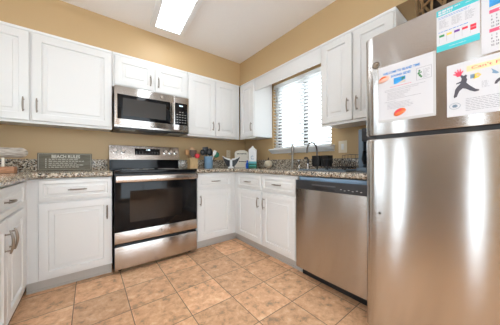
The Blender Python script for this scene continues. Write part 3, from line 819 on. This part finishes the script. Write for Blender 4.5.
def f(m_):
    n = 10
    D.poly(m_, [(0.150 + 0.020 * math.cos(PI * k / n), 0.103 + 0.022 * math.sin(PI * k / n)) for k in range(n + 1)] + [(0.150 + 0.013 * math.cos(PI - PI * k / n), 0.103 + 0.010 * math.sin(PI * k / n)) for k in range(n + 1)])
D.part('picture_arc', 'darkink', f)

# shell magnets
def magnet(label, y, z, mA, mB, flip):
    m_ = MB(); s1 = MB(); x = A.x - 0.0018
    n = 14
    def crescent(sc, cut):
        return [(0.026 * math.cos(PI * k / n) * sc, 0.019 * math.sin(PI * k / n) * sc) for k in range(n + 1)] + [(0.026 * math.cos(PI - PI * k / n) * sc, (-0.011 if cut else 0.004) * math.sin(PI * k / n) * sc) for k in range(1, n)]
    ca, sa = math.cos(flip), math.sin(flip)
    def ring(sc, d): return [(x - d, y - (u * ca - v * sa), z + (u * sa + v * ca)) for u, v in crescent(sc, True)]
    m_.rings([ring(1, 0), ring(1.0, 0.004), ring(0.85, 0.009), ring(0.5, 0.012)])
    o = m_.done('magnet', M[mA], None, (x, y, z)); tag(o, label, 'magnet')
    s1.rings([[(x - d, y - (u * ca - (v + 0.002) * sa), z + (u * sa + (v + 0.002) * ca)) for u, v in crescent(0.62, False)] for d in (0.0075, 0.0128)])
    s1.bm.transform(Matrix.Translation(-Vector((x, y, z)))); s1.done('glazed_patch', M[mB], o, local=True)
magnet('peach shell-shaped magnet on the upper left of the welcome notice', -2.407, 1.408, 'peach', 'orange', 0.30)
magnet('orange and red shell-shaped magnet near the bottom of the welcome notice', -2.475, 1.230, 'orange', 'redprint', 0.45)

# ------------------------------------------------------------------ wicker basket on the fridge
r = thing('basket', 'open-weave brown wicker basket on top of the fridge', 'basket', (-0.52, -2.70, 1.664))
BC = (-0.52, -2.70); zb, hb = 1.669, 0.30; rb = lambda z: 0.165 + 0.075 * math.sin(PI * min(1, (z - zb) / hb) * 0.62)
m_ = MB()
NS = 20
for dirn in (1, -1):
    for k in range(NS):
        pts = []
        for i in range(9):
            z = zb + hb * i / 8; a = 2 * PI * k / NS + dirn * 0.55 * i / 8
            pts.append((BC[0] + (rb(z) + 0.002 * dirn) * math.cos(a), BC[1] + (rb(z) + 0.002 * dirn) * math.sin(a), z))
        m_.tube(pts, 0.0062, 6)
m_.done('lattice', M['wicker'], r)
def hoop(z, rad, name='rim', th=0.010):
    q = MB(); q.tube([(BC[0] + rad * math.cos(2 * PI * k / 36), BC[1] + rad * math.sin(2 * PI * k / 36), z) for k in range(36)], th, 7, closed=True); return q.done(name, M['wicker'], r)
hoop(zb + hb, rb(zb + hb)); hoop(zb + 0.006, rb(zb), 'base_ring', 0.009); hoop(zb + 0.15, rb(zb + 0.15) + 0.006, 'middle_band', 0.006)
q = MB(); q.rings([[(BC[0] + (rb(zb + hb * i / 6) - 0.014 - e_) * math.cos(2 * PI * k / 30), BC[1] + (rb(zb + hb * i / 6) - 0.014 - e_) * math.sin(2 * PI * k / 30), zb + 0.012 + (hb - 0.03) * i / 6) for k in range(30)] for i, e_ in [(i_, 0) for i_ in range(7)] + [(i_, 0.004) for i_ in range(6, -1, -1)]], cap0=False); q.done('inner_shell', M['wickerdark'], r)  # added dark inner shell that shows through the open lattice
q = MB(); q.lathe([(0.155, zb + 0.004), (0.155, zb + 0.012)], (BC[0], BC[1], 0), 30); q.done('bottom', M['wickerdark'], r)

# ------------------------------------------------------------------ ceiling light
r = thing('ceiling_light', 'long lit rectangular fluorescent light with a white frame on the ceiling', 'light', (-1.411, -0.505, H), math.radians(-4.5))
x0, x1, y0, y1, zc = -0.170, 0.170, -1.25, 0.0, -0.042
q = MB(); fr = 0.050
q.box(x0, x0 + fr, y0, y1, zc, -0.001, 0.006); q.box(x1 - fr, x1, y0, y1, zc, -0.001, 0.006)
q.box(x0 + fr, x1 - fr, y0, y0 + fr, zc, -0.001, 0.006); q.box(x0 + fr, x1 - fr, y1 - 0.034, y1, zc, -0.001, 0.006)
q.done('frame', M['white_trim'], r, local=True)
MB().box(x0 + fr, x1 - fr, y0 + fr, y1 - 0.034, zc + 0.004, zc + 0.010).done('diffuser', M['light'], r, local=True)

# ------------------------------------------------------------------ blind at the sink window
r = thing('window_blind', 'white two-inch slatted blind hanging in the sink window', 'blind', (0.03, (WY0 + WY1) / 2, WZ0))
by0, by1 = WY0 + 0.006, WY1 - 0.006
MB().box(0.004, 0.052, by0, by1, 2.032, 2.083, 0.003).done('headrail', M['blind'], r)
q = MB(); tl = math.radians(17); NSL = 19; zb0 = 1.222; pit = 0.0432
for i in range(NSL):
    z = zb0 + i * pit; c_, s__ = 0.025 * math.cos(tl), 0.025 * math.sin(tl)
    e = 0.0015
    q.rings([[(0.028 + sx * c_ + ex, y, z - sx * s__ + ez) for sx, ex, ez in ((-1, 0, -e), (0, 0, -e + 0.002), (1, 0, -e), (1, 0, e), (0, 0, e + 0.002), (-1, 0, e))] for y in (by0, by1)])
q.done('slats', M['blind'], r)
MB().box(0.004, 0.052, by0, by1, 1.182, 1.200, 0.003).done('bottom_rail', M['blind'], r)
q = MB()
for yy in (-0.84, -1.14, -1.44):
    for xx in (0.0025, 0.0535): q.tube([(xx, yy, 1.19), (xx, yy, 2.035)], 0.0009, 5)
q.done('ladder_cords', M['blind'], r)
MB().tube([(-0.003, -0.80, 2.03), (-0.004, -0.80, 1.50)], 0.0035, 6).done('tilt_wand', M['blind'], r)

# ------------------------------------------------------------------ outlet and switch
r = thing('outlet', 'cream double outlet on the back wall above the winged sculpture', 'outlet', (-0.330, 0, 1.13))
MB().box(-0.366, -0.294, -0.006, -0.0005, 1.070, 1.188, 0.002).done('plate', M['cream'], r)
for zz in (1.106, 1.152):
    q = MB(); q.lathe([(0.016, 0.006), (0.016, 0.008), (0.015, 0.0085)], (-0.330, 0, zz), 16, 'y'); so = q.done('socket', M['cream'], r)
    q = MB()
    for dx in (-0.006, 0.006): q.box(-0.330 + dx - 0.001, -0.330 + dx + 0.001, -0.0090, -0.0085, zz - 0.003, zz + 0.006)
    q.done('slot', M['black'], so)
r = thing('light_switch', 'cream light switch plate on the wall right of the window', 'switch', (0, -1.712, 1.15))
MB().box(-0.006, -0.0005, -1.760, -1.670, 1.088, 1.212, 0.002).done('plate', M['cream'], r)
MB().box(-0.010, -0.006, -1.728, -1.702, 1.120, 1.180, 0.002).done('rocker', M['white_pl'], r)

# ------------------------------------------------------------------ things on the left worktop
SZ = ZT + 0.0005
r = thing('sign_board', 'grey wooden beach rules sign with white lettering leaning on the backsplash', 'sign', (-2.266, -0.044, SZ + 0.001))
r.rotation_euler = (-0.10, 0, 0)
q = MB(); q.box(-0.207, 0.207, -0.008, 0.008, 0, 0.174, 0.002); bd = q.done('board', M['sign'], r, local=True)
q = MB(); yf = -0.0082
q.text('BEACH RULES', 0.043, (0, yf, 0.125), (1, 0, 0), (0, 0, 1), 0.0003, 'CENTER', 0.215, 0.025)
q.done('heading_text', M['paint_white'], bd, local=True)
q = MB(); rg = random.Random(3)
for i, ln in enumerate((0.215, 0.255, 0.20, 0.235, 0.205)):
    z = 0.108 - i * 0.0195
    q.box(-0.150, -0.142, yf - 0.0003, yf, z + 0.001, z + 0.009)
    u = -0.126
    while u < -0.126 + ln:
        for k_ in range(rg.randint(2, 6)):
            q.box(u, u + 0.0032, yf - 0.0003, yf, z, z + 0.009 * rg.choice((0.75, 1, 1))); u += 0.0052
        u += 0.006
q.done('rule_lines', M['paint_white'], bd, local=True)
q = MB()
for a_ in ((-0.197, 0.197, 0.164, 0.1655), (-0.197, 0.197, 0.0085, 0.010), (-0.197, -0.1955, 0.010, 0.164), (0.1955, 0.197, 0.010, 0.164)): q.box(a_[0], a_[1], yf - 0.0003, yf, a_[2], a_[3])
q.done('border_line', M['paint_white'], bd, local=True)

r = thing('fish_sculpture', 'weathered wooden fish-shaped figure on a peg and block in the left corner', 'figurine', (-2.602, -0.42, SZ))
MB().box(-2.672, -2.536, -0.460, -0.380, SZ, SZ + 0.050, 0.003).done('base_block', M['wood'], r)
MB().tube([(-2.602, -0.42, SZ + 0.05), (-2.602, -0.42, SZ + 0.135)], 0.0075, 10).done('peg', M['creamwood'], r)
q = MB(); out = []
for i in range(15):
    t_ = (i / 14) ** 2.0; x = -2.470 - 0.30 * t_
    cap_ = math.sqrt(max(0.0, 1 - (1 - min(1, (t_ + 0.002) / 0.13)) ** 2)); tp = 1 - 0.45 * max(0, t_ - 0.5) / 0.5
    hh = 0.040 * cap_ * tp; ww = 0.030 * cap_ * tp
    zc = SZ + 0.158
    out.append([(x, -0.42 + ww * math.cos(2 * PI * k / 14), zc + hh * math.sin(2 * PI * k / 14)) for k in range(14)])
q.rings(out); bd = q.done('body', M['drift'], r)
q = MB(); q.prism([(-2.765, SZ + 0.160), (-2.765, SZ + 0.178), (-2.83, SZ + 0.225), (-2.815, SZ + 0.17), (-2.83, SZ + 0.115)], -0.427, -0.413, 'xz'); q.done('tail', M['drift'], r)

# ------------------------------------------------------------------ things on the back worktop
def hollow(prof_out, prof_in, c, seg=20, square=False):
    m_ = MB()
    m_.lathe(prof_out + prof_in[::-1], c, seg); return m_
# wooden utensil box
r = thing('utensil_holder', 'square pale wooden utensil box next to the range', 'utensil holder', (-0.985, -0.15, SZ))
q = MB(); a = 0.052; t_ = 0.007; zt = SZ + 0.135; cx_, cy_ = -0.985, -0.15
q.box(cx_ - a, cx_ + a, cy_ - a, cy_ + a, SZ, SZ + 0.008)
q.box(cx_ - a, cx_ + a, cy_ - a, cy_ - a + t_, SZ + 0.008, zt); q.box(cx_ - a, cx_ + a, cy_ + a - t_, cy_ + a, SZ + 0.008, zt)
q.box(cx_ - a, cx_ - a + t_, cy_ - a + t_, cy_ + a - t_, SZ + 0.008, zt); q.box(cx_ + a - t_, cx_ + a, cy_ - a + t_, cy_ + a - t_, SZ + 0.008, zt)
q.done('box', M['palewood'], r)
# blue crock
cc = (-0.760, -0.17, 0)
tag(hollow([(0.052, SZ), (0.058, SZ + 0.01), (0.061, SZ + 0.155), (0.064, SZ + 0.163)], [(0.04, SZ + 0.010), (0.053, SZ + 0.02), (0.056, SZ + 0.160)], cc, 28).done('utensil_crock', M['bluecrock'], None, (cc[0], cc[1], SZ)),
    'blue-grey ceramic crock crowded with cooking utensils', 'utensil holder')
def utensil(name, label, base, tip, head, mh, mt, hl=0.07, hw=0.028, flat=0.005, group=None):
    """handle standing in a holder plus a shaped head at the tip"""
    b_, t_ = Vector(base), Vector(tip); ax = (t_ - b_).normalized()
    r = thing(name, label, 'utensil', b_, 0, group)
    MB().tube([b_, b_.lerp(t_, 0.5), t_], [0.0055, 0.0048, 0.0045], 7).done('handle', M[mt], r)
    side = ax.cross(Vector((0.25, 1, 0))).normalized(); nn = side.cross(ax)
    q = MB(); out = []
    for i in range(8):
        k_ = i / 7
        if head == 'spoon': wd = hw * (0.25 + math.sin(PI * (0.06 + 0.88 * k_)) * 0.75); dp = flat + 0.010 * math.sin(PI * k_)
        elif head == 'spatula': wd = hw * (0.35 + 0.65 * min(1, k_ * 2.2)); dp = flat
        else: wd = hw * (0.2 + 0.8 * math.sin(PI * (0.1 + 0.85 * k_)) ** 0.7); dp = hw * 0.75 * math.sin(PI * (0.1 + 0.85 * k_))
        p_ = t_ + ax * (hl * k_ - 0.004)
        out.append([p_ + side * wd * math.cos(2 * PI * j / 12) + nn * dp * math.sin(2 * PI * j / 12) for j in range(12)])
    q.rings(out); q.done('head', M[mh], r)
    return r
bx_, by_ = -0.985, -0.15; zb1 = SZ + 0.010
utensil('wooden_spoon', 'mid-brown wooden spoon leaning left out of the wooden box', (bx_ - 0.005, by_ + 0.01, zb1), (bx_ - 0.066, by_ - 0.005, SZ + 0.175), 'spoon', 'spoonwood', 'spoonwood', 0.085, 0.030)
utensil('wooden_spoon', 'tall pale wooden spoon at the back of the wooden box', (bx_ + 0.005, by_ + 0.02, zb1), (bx_ + 0.008, by_ + 0.030, SZ + 0.215), 'spoon', 'lightspoon', 'lightspoon', 0.075, 0.042)
utensil('wooden_spatula', 'broad dark brown spatula in the middle of the wooden box', (bx_ - 0.005, by_ - 0.02, zb1), (bx_ + 0.002, by_ - 0.010, SZ + 0.155), 'spatula', 'darkwood', 'lightspoon', 0.095, 0.046)
utensil('silicone_spoon', 'red silicone spoon low at the front of the wooden box', (bx_ + 0.006, by_ - 0.025, zb1), (bx_ + 0.042, by_ - 0.040, SZ + 0.138), 'spoon', 'red', 'red', 0.062, 0.034)
utensil('spoon', 'thin dark-headed spoon leaning right out of the wooden box', (bx_ + 0.026, by_ + 0.005, zb1), (bx_ + 0.052, by_ + 0.005, SZ + 0.180), 'spoon', 'spoonwood', 'darkwood', 0.060, 0.020)
kx, ky = cc[0], cc[1]; zk = SZ + 0.022
utensil('ladle', 'grey-handled black ladle leaning far left out of the blue crock', (kx - 0.005, ky, zk), (kx - 0.070, ky + 0.002, SZ + 0.185), 'ladle', 'darkgrey', 'grey', 0.080, 0.038)
utensil('turner', 'black slotted turner rising tallest from the blue crock', (kx, ky + 0.02, zk), (kx - 0.020, ky + 0.032, SZ + 0.190), 'spatula', 'black', 'black', 0.110, 0.040)
utensil('serving_spoon', 'black serving spoon upright in the middle of the blue crock', (kx, ky - 0.01, zk), (kx + 0.010, ky - 0.012, SZ + 0.180), 'spoon', 'black', 'black', 0.100, 0.040)
utensil('ladle', 'round black ladle at the right side of the blue crock', (kx + 0.01, ky + 0.01, zk), (kx + 0.040, ky + 0.036, SZ + 0.185), 'ladle', 'black', 'black', 0.080, 0.040)
utensil('spatula', 'white-headed spatula leaning right out of the blue crock', (kx + 0.004, ky - 0.028, zk), (kx + 0.048, ky - 0.058, SZ + 0.172), 'spatula', 'white_pl', 'white_pl', 0.080, 0.022)
utensil('spatula', 'green spatula leaning farthest right out of the blue crock', (kx + 0.014, ky - 0.012, zk), (kx + 0.090, ky - 0.028, SZ + 0.155), 'spoon', 'green', 'black', 0.080, 0.042)

# winged sculpture (whale-tail shape)
r = thing('wing_sculpture', 'white V-shaped winged sculpture with dark wing undersides', 'figurine', (-0.505, -0.35, SZ), math.radians(-22))
q = MB(); q.rings([[(0.042 * sx * w_, 0.022 * math.sin(a_) * w_ if False else (0.024 * w_ * sy), z) for sx, sy in ((-1, -0.6), (-0.5, -1), (0.5, -1), (1, -0.6), (1, 0.6), (0.5, 1), (-0.5, 1), (-1, 0.6))] for w_, z in ((1.0, 0), (0.85, 0.02), (0.62, 0.06), (0.70, 0.10), (0.50, 0.118))])
bd = q.done('body', M['white_pl'], r, local=True)
outline = [(0.018, 0.118), (0.055, 0.126), (0.095, 0.143), (0.122, 0.165), (0.117, 0.138), (0.101, 0.104), (0.082, 0.070), (0.060, 0.038), (0.036, 0.014), (0.018, 0.024)]
for sg in (-1, 1):
    bend = lambda x: -0.012 - 1.6 * x * x
    q = MB(); q.rings([[(sg * x, bend(x) + d_, z) for x, z in outline] for d_ in (-0.006, 0.006)]); wg = q.done('wing', M['darkgrey'], r, local=True)
    q = MB(); q.tube([(sg * x, bend(x) - 0.002, z) for x, z in outline[:4]], [0.014, 0.012, 0.009, 0.005], 8); q.done('wing_top', M['white_pl'], wg, local=True)

# cream lettered plaque in the corner: two stacked rounded boards
r = thing('plaque', 'cream rounded plaque with dark script standing in the back corner', 'plaque', (-0.205, -0.185, SZ), math.radians(-38))
def rounded(w_, h_, rad, n=6):
    pts = []
    for cx1, cz1, a0 in ((w_ - rad, h_ - rad, 0), (-w_ + rad, h_ - rad, PI / 2), (-w_ + rad, rad, PI), (w_ - rad, rad, 1.5 * PI)):
        for i in range(n + 1):
            a_ = a0 + PI / 2 * i / n; pts.append((cx1 + rad * math.cos(a_), cz1 + rad * math.sin(a_)))
    return pts
q = MB(); q.prism(rounded(0.108, 0.150, 0.018), -0.012, 0.012, 'xz'); lo = q.done('lower_board', M['creamwood'], r, local=True)
arch = [(0.104, 0.150), (0.106, 0.215)] + [(0.104 * math.cos(PI * i / 10), 0.225 + 0.045 * math.sin(PI * i / 10)) for i in range(11)] + [(-0.106, 0.215), (-0.104, 0.150)]
q = MB(); q.prism(arch, -0.010, 0.010, 'xz'); up = q.done('upper_board', M['creamwood'], r, local=True)
def squiggle(u0, u1, z, amp, yy, name, par):
    q = MB(); n = 40
    q.tube([(u0 + (u1 - u0) * i / n, yy, z + amp * math.sin(i * 1.25) * (0.6 + 0.4 * math.sin(i * 0.37))) for i in range(n + 1)], 0.0042, 5)
    q.done(name, M['script'], par, local=True)
squiggle(-0.070, 0.080, 0.212, 0.009, -0.0105, 'script_line', up); squiggle(-0.040, 0.075, 0.092, 0.007, -0.0125, 'script_line', lo)

# white carton with teal base in front of the plaque
r = thing('carton', 'tall white gable-top carton with a teal bottom band', 'carton', (-0.205, -0.470, SZ), math.radians(-48))
w2, d2, h2 = 0.056, 0.034, 0.262
q = MB(); q.rings([[(sx * w2 * k_, sy * d2, z) for sx, sy in ((-1, -1), (1, -1), (1, 1), (-1, 1))] for k_, z in ((1, 0), (1, h2), (0.12, h2 + 0.036), (0.10, h2 + 0.050))]); bd = q.done('box', M['white_pl'], r, local=True)
MB().box(-w2 - 0.0006, w2 + 0.0006, -d2 - 0.0006, d2 + 0.0006, 0.002, 0.092).done('teal_band', M['tealbox'], r, local=True)
q = MB(); q.tube([(-0.018 + 0.030 * (1 - math.cos(a_)) * 0.5 + 0.0, -d2 - 0.001, 0.150 + 0.022 * math.sin(a_ * 1.0)) for a_ in [PI * 0.9 - i * PI * 1.3 / 12 for i in range(13)]] + [(-0.016, -d2 - 0.001, 0.126), (0.022, -d2 - 0.001, 0.126)], 0.0035, 5)
q.done('printed_swirl', M['bluestrip'], bd, local=True)
# green box and blue bottle
r = thing('box', 'small dark green box lying in front of the white carton', 'box', (-0.33, -0.625, SZ), math.radians(-42))
MB().box(-0.055, 0.055, -0.026, 0.026, 0, 0.062, 0.002).done('card_box', M['greenbox'], r, local=True)
MB().box(-0.044, 0.044, -0.0268, -0.0262, 0.030, 0.036).done('printed_stripe', M['teal'], r, local=True)
bc = (-0.365, -0.548, 0)
r = thing('soap_bottle', 'small blue dish soap bottle left of the green box', 'bottle', (bc[0], bc[1], SZ))
MB().lathe([(0.020, SZ), (0.023, SZ + 0.004), (0.024, SZ + 0.045), (0.019, SZ + 0.066), (0.010, SZ + 0.078), (0.009, SZ + 0.084)], bc, 18, sx=1.0, sy=0.8).done('bottle_body', M['bluebottle'], r)
MB().lathe([(0.011, SZ + 0.084), (0.011, SZ + 0.098), (0.006, SZ + 0.102), (0.005, SZ + 0.108)], bc, 14).done('cap', M['bluebottle'], r)
# pumpkin jar
pc = (-0.125, -0.712, 0)
r = thing('ceramic_pumpkin', 'small cream ceramic pumpkin with a stem beside the sink', 'ornament', (pc[0], pc[1], SZ))
MB().blob((pc[0], pc[1], SZ + 0.0525), (0.058, 0.058, 0.053), 40, 14, lambda a_, t_: 1 - 0.05 * abs(math.sin(a_ * 4)) * math.sin(t_)).done('body', M['pumpkin'], r)
MB().tube([(pc[0], pc[1], SZ + 0.100), (pc[0] + 0.003, pc[1] + 0.002, SZ + 0.122), (pc[0] + 0.010, pc[1] + 0.004, SZ + 0.142)], [0.013, 0.009, 0.008], 8).done('stem', M['darkwood'], r)

# ------------------------------------------------------------------ at the sink
def base_flange(c, rad=0.024): return [(rad, SZ), (rad, SZ + 0.006), (rad * 0.75, SZ + 0.012)]
r = thing('faucet', 'slim straight upright brushed faucet behind the sink', 'faucet', (-0.10, -1.125, SZ))
MB().lathe(base_flange(0, 0.026) + [(0.013, SZ + 0.014), (0.012, SZ + 0.17)], (-0.10, -1.125, 0), 16).done('body', M['brushed'], r)
q = MB(); q.lathe([(0.012, SZ + 0.17), (0.017, SZ + 0.18), (0.016, SZ + 0.28), (0.010, SZ + 0.305)], (-0.10, -1.125, 0), 16); q.done('spray_head', M['brushed'], r)
MB().tube([(-0.10, -1.125, SZ + 0.172), (-0.115, -1.09, SZ + 0.172), (-0.12, -1.075, SZ + 0.173)], [0.006, 0.005, 0.004], 8).done('lever', M['brushed'], r)
r = thing('faucet', 'tall gooseneck faucet arching over the sink beside the dish rack', 'faucet', (-0.10, -1.473, SZ))
MB().lathe(base_flange(0, 0.022) + [(0.0105, SZ + 0.014), (0.0105, SZ + 0.05)], (-0.10, -1.473, 0), 16).done('base', M['brushed'], r)
pts = [(-0.10, -1.473, SZ + 0.05), (-0.10, -1.473, SZ + 0.19)] + [(-0.188 + 0.088 * math.cos(PI * i / 14), -1.473, SZ + 0.200 + 0.086 * math.sin(PI * i / 14)) for i in range(15)] + [(-0.276, -1.473, SZ + 0.172)]
MB().tube(pts, 0.0090, 10).done('spout', M['bronze_ni'], r)
MB().tube([(-0.10, -1.473, SZ + 0.045), (-0.10, -1.505, SZ + 0.050), (-0.10, -1.525, SZ + 0.062)], [0.005, 0.004, 0.0035], 8).done('lever', M['brushed'], r)
r = thing('soap_dispenser', 'short brushed soap dispenser between the two faucets', 'soap dispenser', (-0.10, -1.225, SZ))
MB().lathe(base_flange(0, 0.020) + [(0.013, SZ + 0.016), (0.013, SZ + 0.065), (0.016, SZ + 0.070), (0.016, SZ + 0.100), (0.008, SZ + 0.106)], (-0.10, -1.225, 0), 16).done('pump', M['chrome'], r)
MB().tube([(-0.10, -1.225, SZ + 0.088), (-0.14, -1.225, SZ + 0.092), (-0.155, -1.225, SZ + 0.084)], [0.006, 0.005, 0.004], 8).done('nozzle', M['chrome'], r)
r = thing('side_sprayer', 'curved dark-nosed side sprayer left of the gooseneck faucet', 'sprayer', (-0.10, -1.354, SZ))
MB().lathe(base_flange(0, 0.021) + [(0.014, SZ + 0.016), (0.012, SZ + 0.06)], (-0.10, -1.354, 0), 16).done('holder', M['chrome'], r)
MB().tube([(-0.10, -1.354, SZ + 0.06), (-0.102, -1.354, SZ + 0.105), (-0.118, -1.354, SZ + 0.126), (-0.146, -1.354, SZ + 0.128), (-0.16, -1.354, SZ + 0.118)], [0.011, 0.010, 0.010, 0.011, 0.012], 10).done('spray_head', M['darkgrey'], r)

# dish rack: tray, wire frame, utensil basket hooked on it
q = MB(); q.box(-0.47, -0.13, -1.99, -1.52, SZ, SZ + 0.005, 0.002)
q.box(-0.47, -0.462, -1.99, -1.52, SZ + 0.005, SZ + 0.011); q.box(-0.138, -0.13, -1.99, -1.52, SZ + 0.005, SZ + 0.011)
tag(q.done('drain_tray', M['bluegrey'], None, (-0.30, -1.75, SZ)), 'flat blue-grey drain tray under the dish rack beside the sink', 'tray')
r = thing('dish_rack', 'black wire dish rack standing on the blue-grey tray', 'dish rack', (-0.31, -1.86, SZ + 0.005))
q = MB(); z0 = SZ + 0.032
q.tube([(-0.45, -1.788, z0), (-0.15, -1.788, z0), (-0.15, -1.975, z0), (-0.45, -1.975, z0)], 0.004, 6, closed=True)
for i in range(9): q.tube([(-0.45 + 0.0375 * i, -1.788, z0), (-0.45 + 0.0375 * i, -1.975, z0)], 0.002, 5)
q.done('base_frame', M['blackwire'], r)
q = MB()
for i in range(10):
    yy = -1.803 - 0.018 * i
    pts = [(-0.31 + 0.055 * math.cos(a_), yy, z0 + 0.060 * math.sin(a_)) for a_ in [PI * k / 8 for k in range(9)]]
    q.tube(pts, 0.0018, 5)
q.done('plate_dividers', M['blackwire'], r)
q = MB()
q.tube([(-0.15, -1.788, z0), (-0.14, -1.783, z0 + 0.108), (-0.14, -1.86, z0 + 0.116), (-0.14, -1.97, z0 + 0.108), (-0.15, -1.975, z0)], 0.0028, 6)
q.tube([(-0.45, -1.788, z0), (-0.46, -1.783, z0 + 0.070), (-0.46, -1.975, z0 + 0.070), (-0.45, -1.975, z0)], 0.0028, 6)
q.tube([(-0.14, -1.97, z0 + 0.108), (-0.25, -2.00, z0 + 0.075), (-0.36, -2.00, z0 + 0.070), (-0.46, -1.975, z0 + 0.070)], 0.0028, 6)
q.tube([(-0.145, -1.793, z0 + 0.055), (-0.145, -1.97, z0 + 0.055)], 0.002, 6)
for yy in (-1.81, -1.84, -1.87, -1.91, -1.95): q.tube([(-0.15, yy, z0), (-0.14, yy, z0 + 0.112)], 0.0016, 5)
q.done('wire_sides', M['darkgrey'], r)
for xx in (-0.44, -0.16):
    for yy in (-1.798, -1.965): MB().lathe([(0.008, SZ + 0.006), (0.007, z0)], (xx, yy, 0), 10).done('foot', M['blackwire'], r)
r = thing('utensil_basket', 'black two-compartment utensil basket standing on short legs next to the gooseneck faucet', 'utensil basket', (-0.32, -1.65, SZ + 0.005))
q = MB()
for ya, yb in ((-1.680, -1.592), (-1.776, -1.688)):
    zl, zh = SZ + 0.036, SZ + 0.136; t_ = 0.004
    xa, xb = -0.372, -0.285
    rr = [rounded((yb - ya) / 2, 0.001, 0.0004)]
    def ring(k_, z, e=0.0):
        pts = []; hw, hd = (yb - ya) / 2 - e, (xb - xa) / 2 - e; rad = 0.016
        for cx1, cy1, a0 in ((hw - rad, hd - rad, 0), (-hw + rad, hd - rad, PI / 2), (-hw + rad, -hd + rad, PI), (hw - rad, -hd + rad, 1.5 * PI)):
            for i in range(5):
                a_ = a0 + PI / 2 * i / 4; pts.append(((xa + xb) / 2 + (cy1 + rad * math.sin(a_)) * k_, (ya + yb) / 2 + (cx1 + rad * math.cos(a_)) * k_, z))
        return pts
    q.rings([ring(0.86, zl), ring(0.92, zl + 0.01), ring(1.0, zh), ring(1.03, zh + 0.003), ring(0.98, zh + 0.003, t_), ring(0.90, zl + 0.012, t_)])
bd = q.done('bins', M['black'], r)
for yy in (-1.63, -1.74): MB().lathe([(0.008, SZ + 0.0055), (0.006, SZ + 0.038)], (-0.328, yy, 0), 10).done('leg', M['black'], r)

# coffee maker beside the fridge
r = thing('coffee_maker', 'blue-grey and black coffee maker standing between dish rack and fridge', 'coffee maker', (-0.25, -2.13, SZ))
MB().box(-0.36, -0.10, -2.245, -2.018, SZ, SZ + 0.030, 0.004).done('base', M['bluegrey'], r)
MB().box(-0.315, -0.22, -2.056, -2.014, SZ + 0.030, SZ + 0.345, 0.006).done('water_tank', M['bluegrey'], r)
MB().box(-0.22, -0.10, -2.245, -2.018, SZ + 0.030, SZ + 0.345, 0.006).done('column', M['black'], r)
MB().box(-0.36, -0.2205, -2.245, -2.060, SZ + 0.240, SZ + 0.345, 0.006).done('brew_head', M['darkgrey'], r)
MB().lathe([(0.058, SZ + 0.031), (0.066, SZ + 0.05), (0.066, SZ + 0.12), (0.045, SZ + 0.16), (0.045, SZ + 0.172)], (-0.292, -2.145, 0), 20).done('carafe', M['blackglass'], r)
MB().tube([(-0.315, -2.085, SZ + 0.15), (-0.325, -2.062, SZ + 0.165), (-0.330, -2.055, SZ + 0.10), (-0.325, -2.066, SZ + 0.06)], 0.009, 8).done('carafe_handle', M['black'], r)
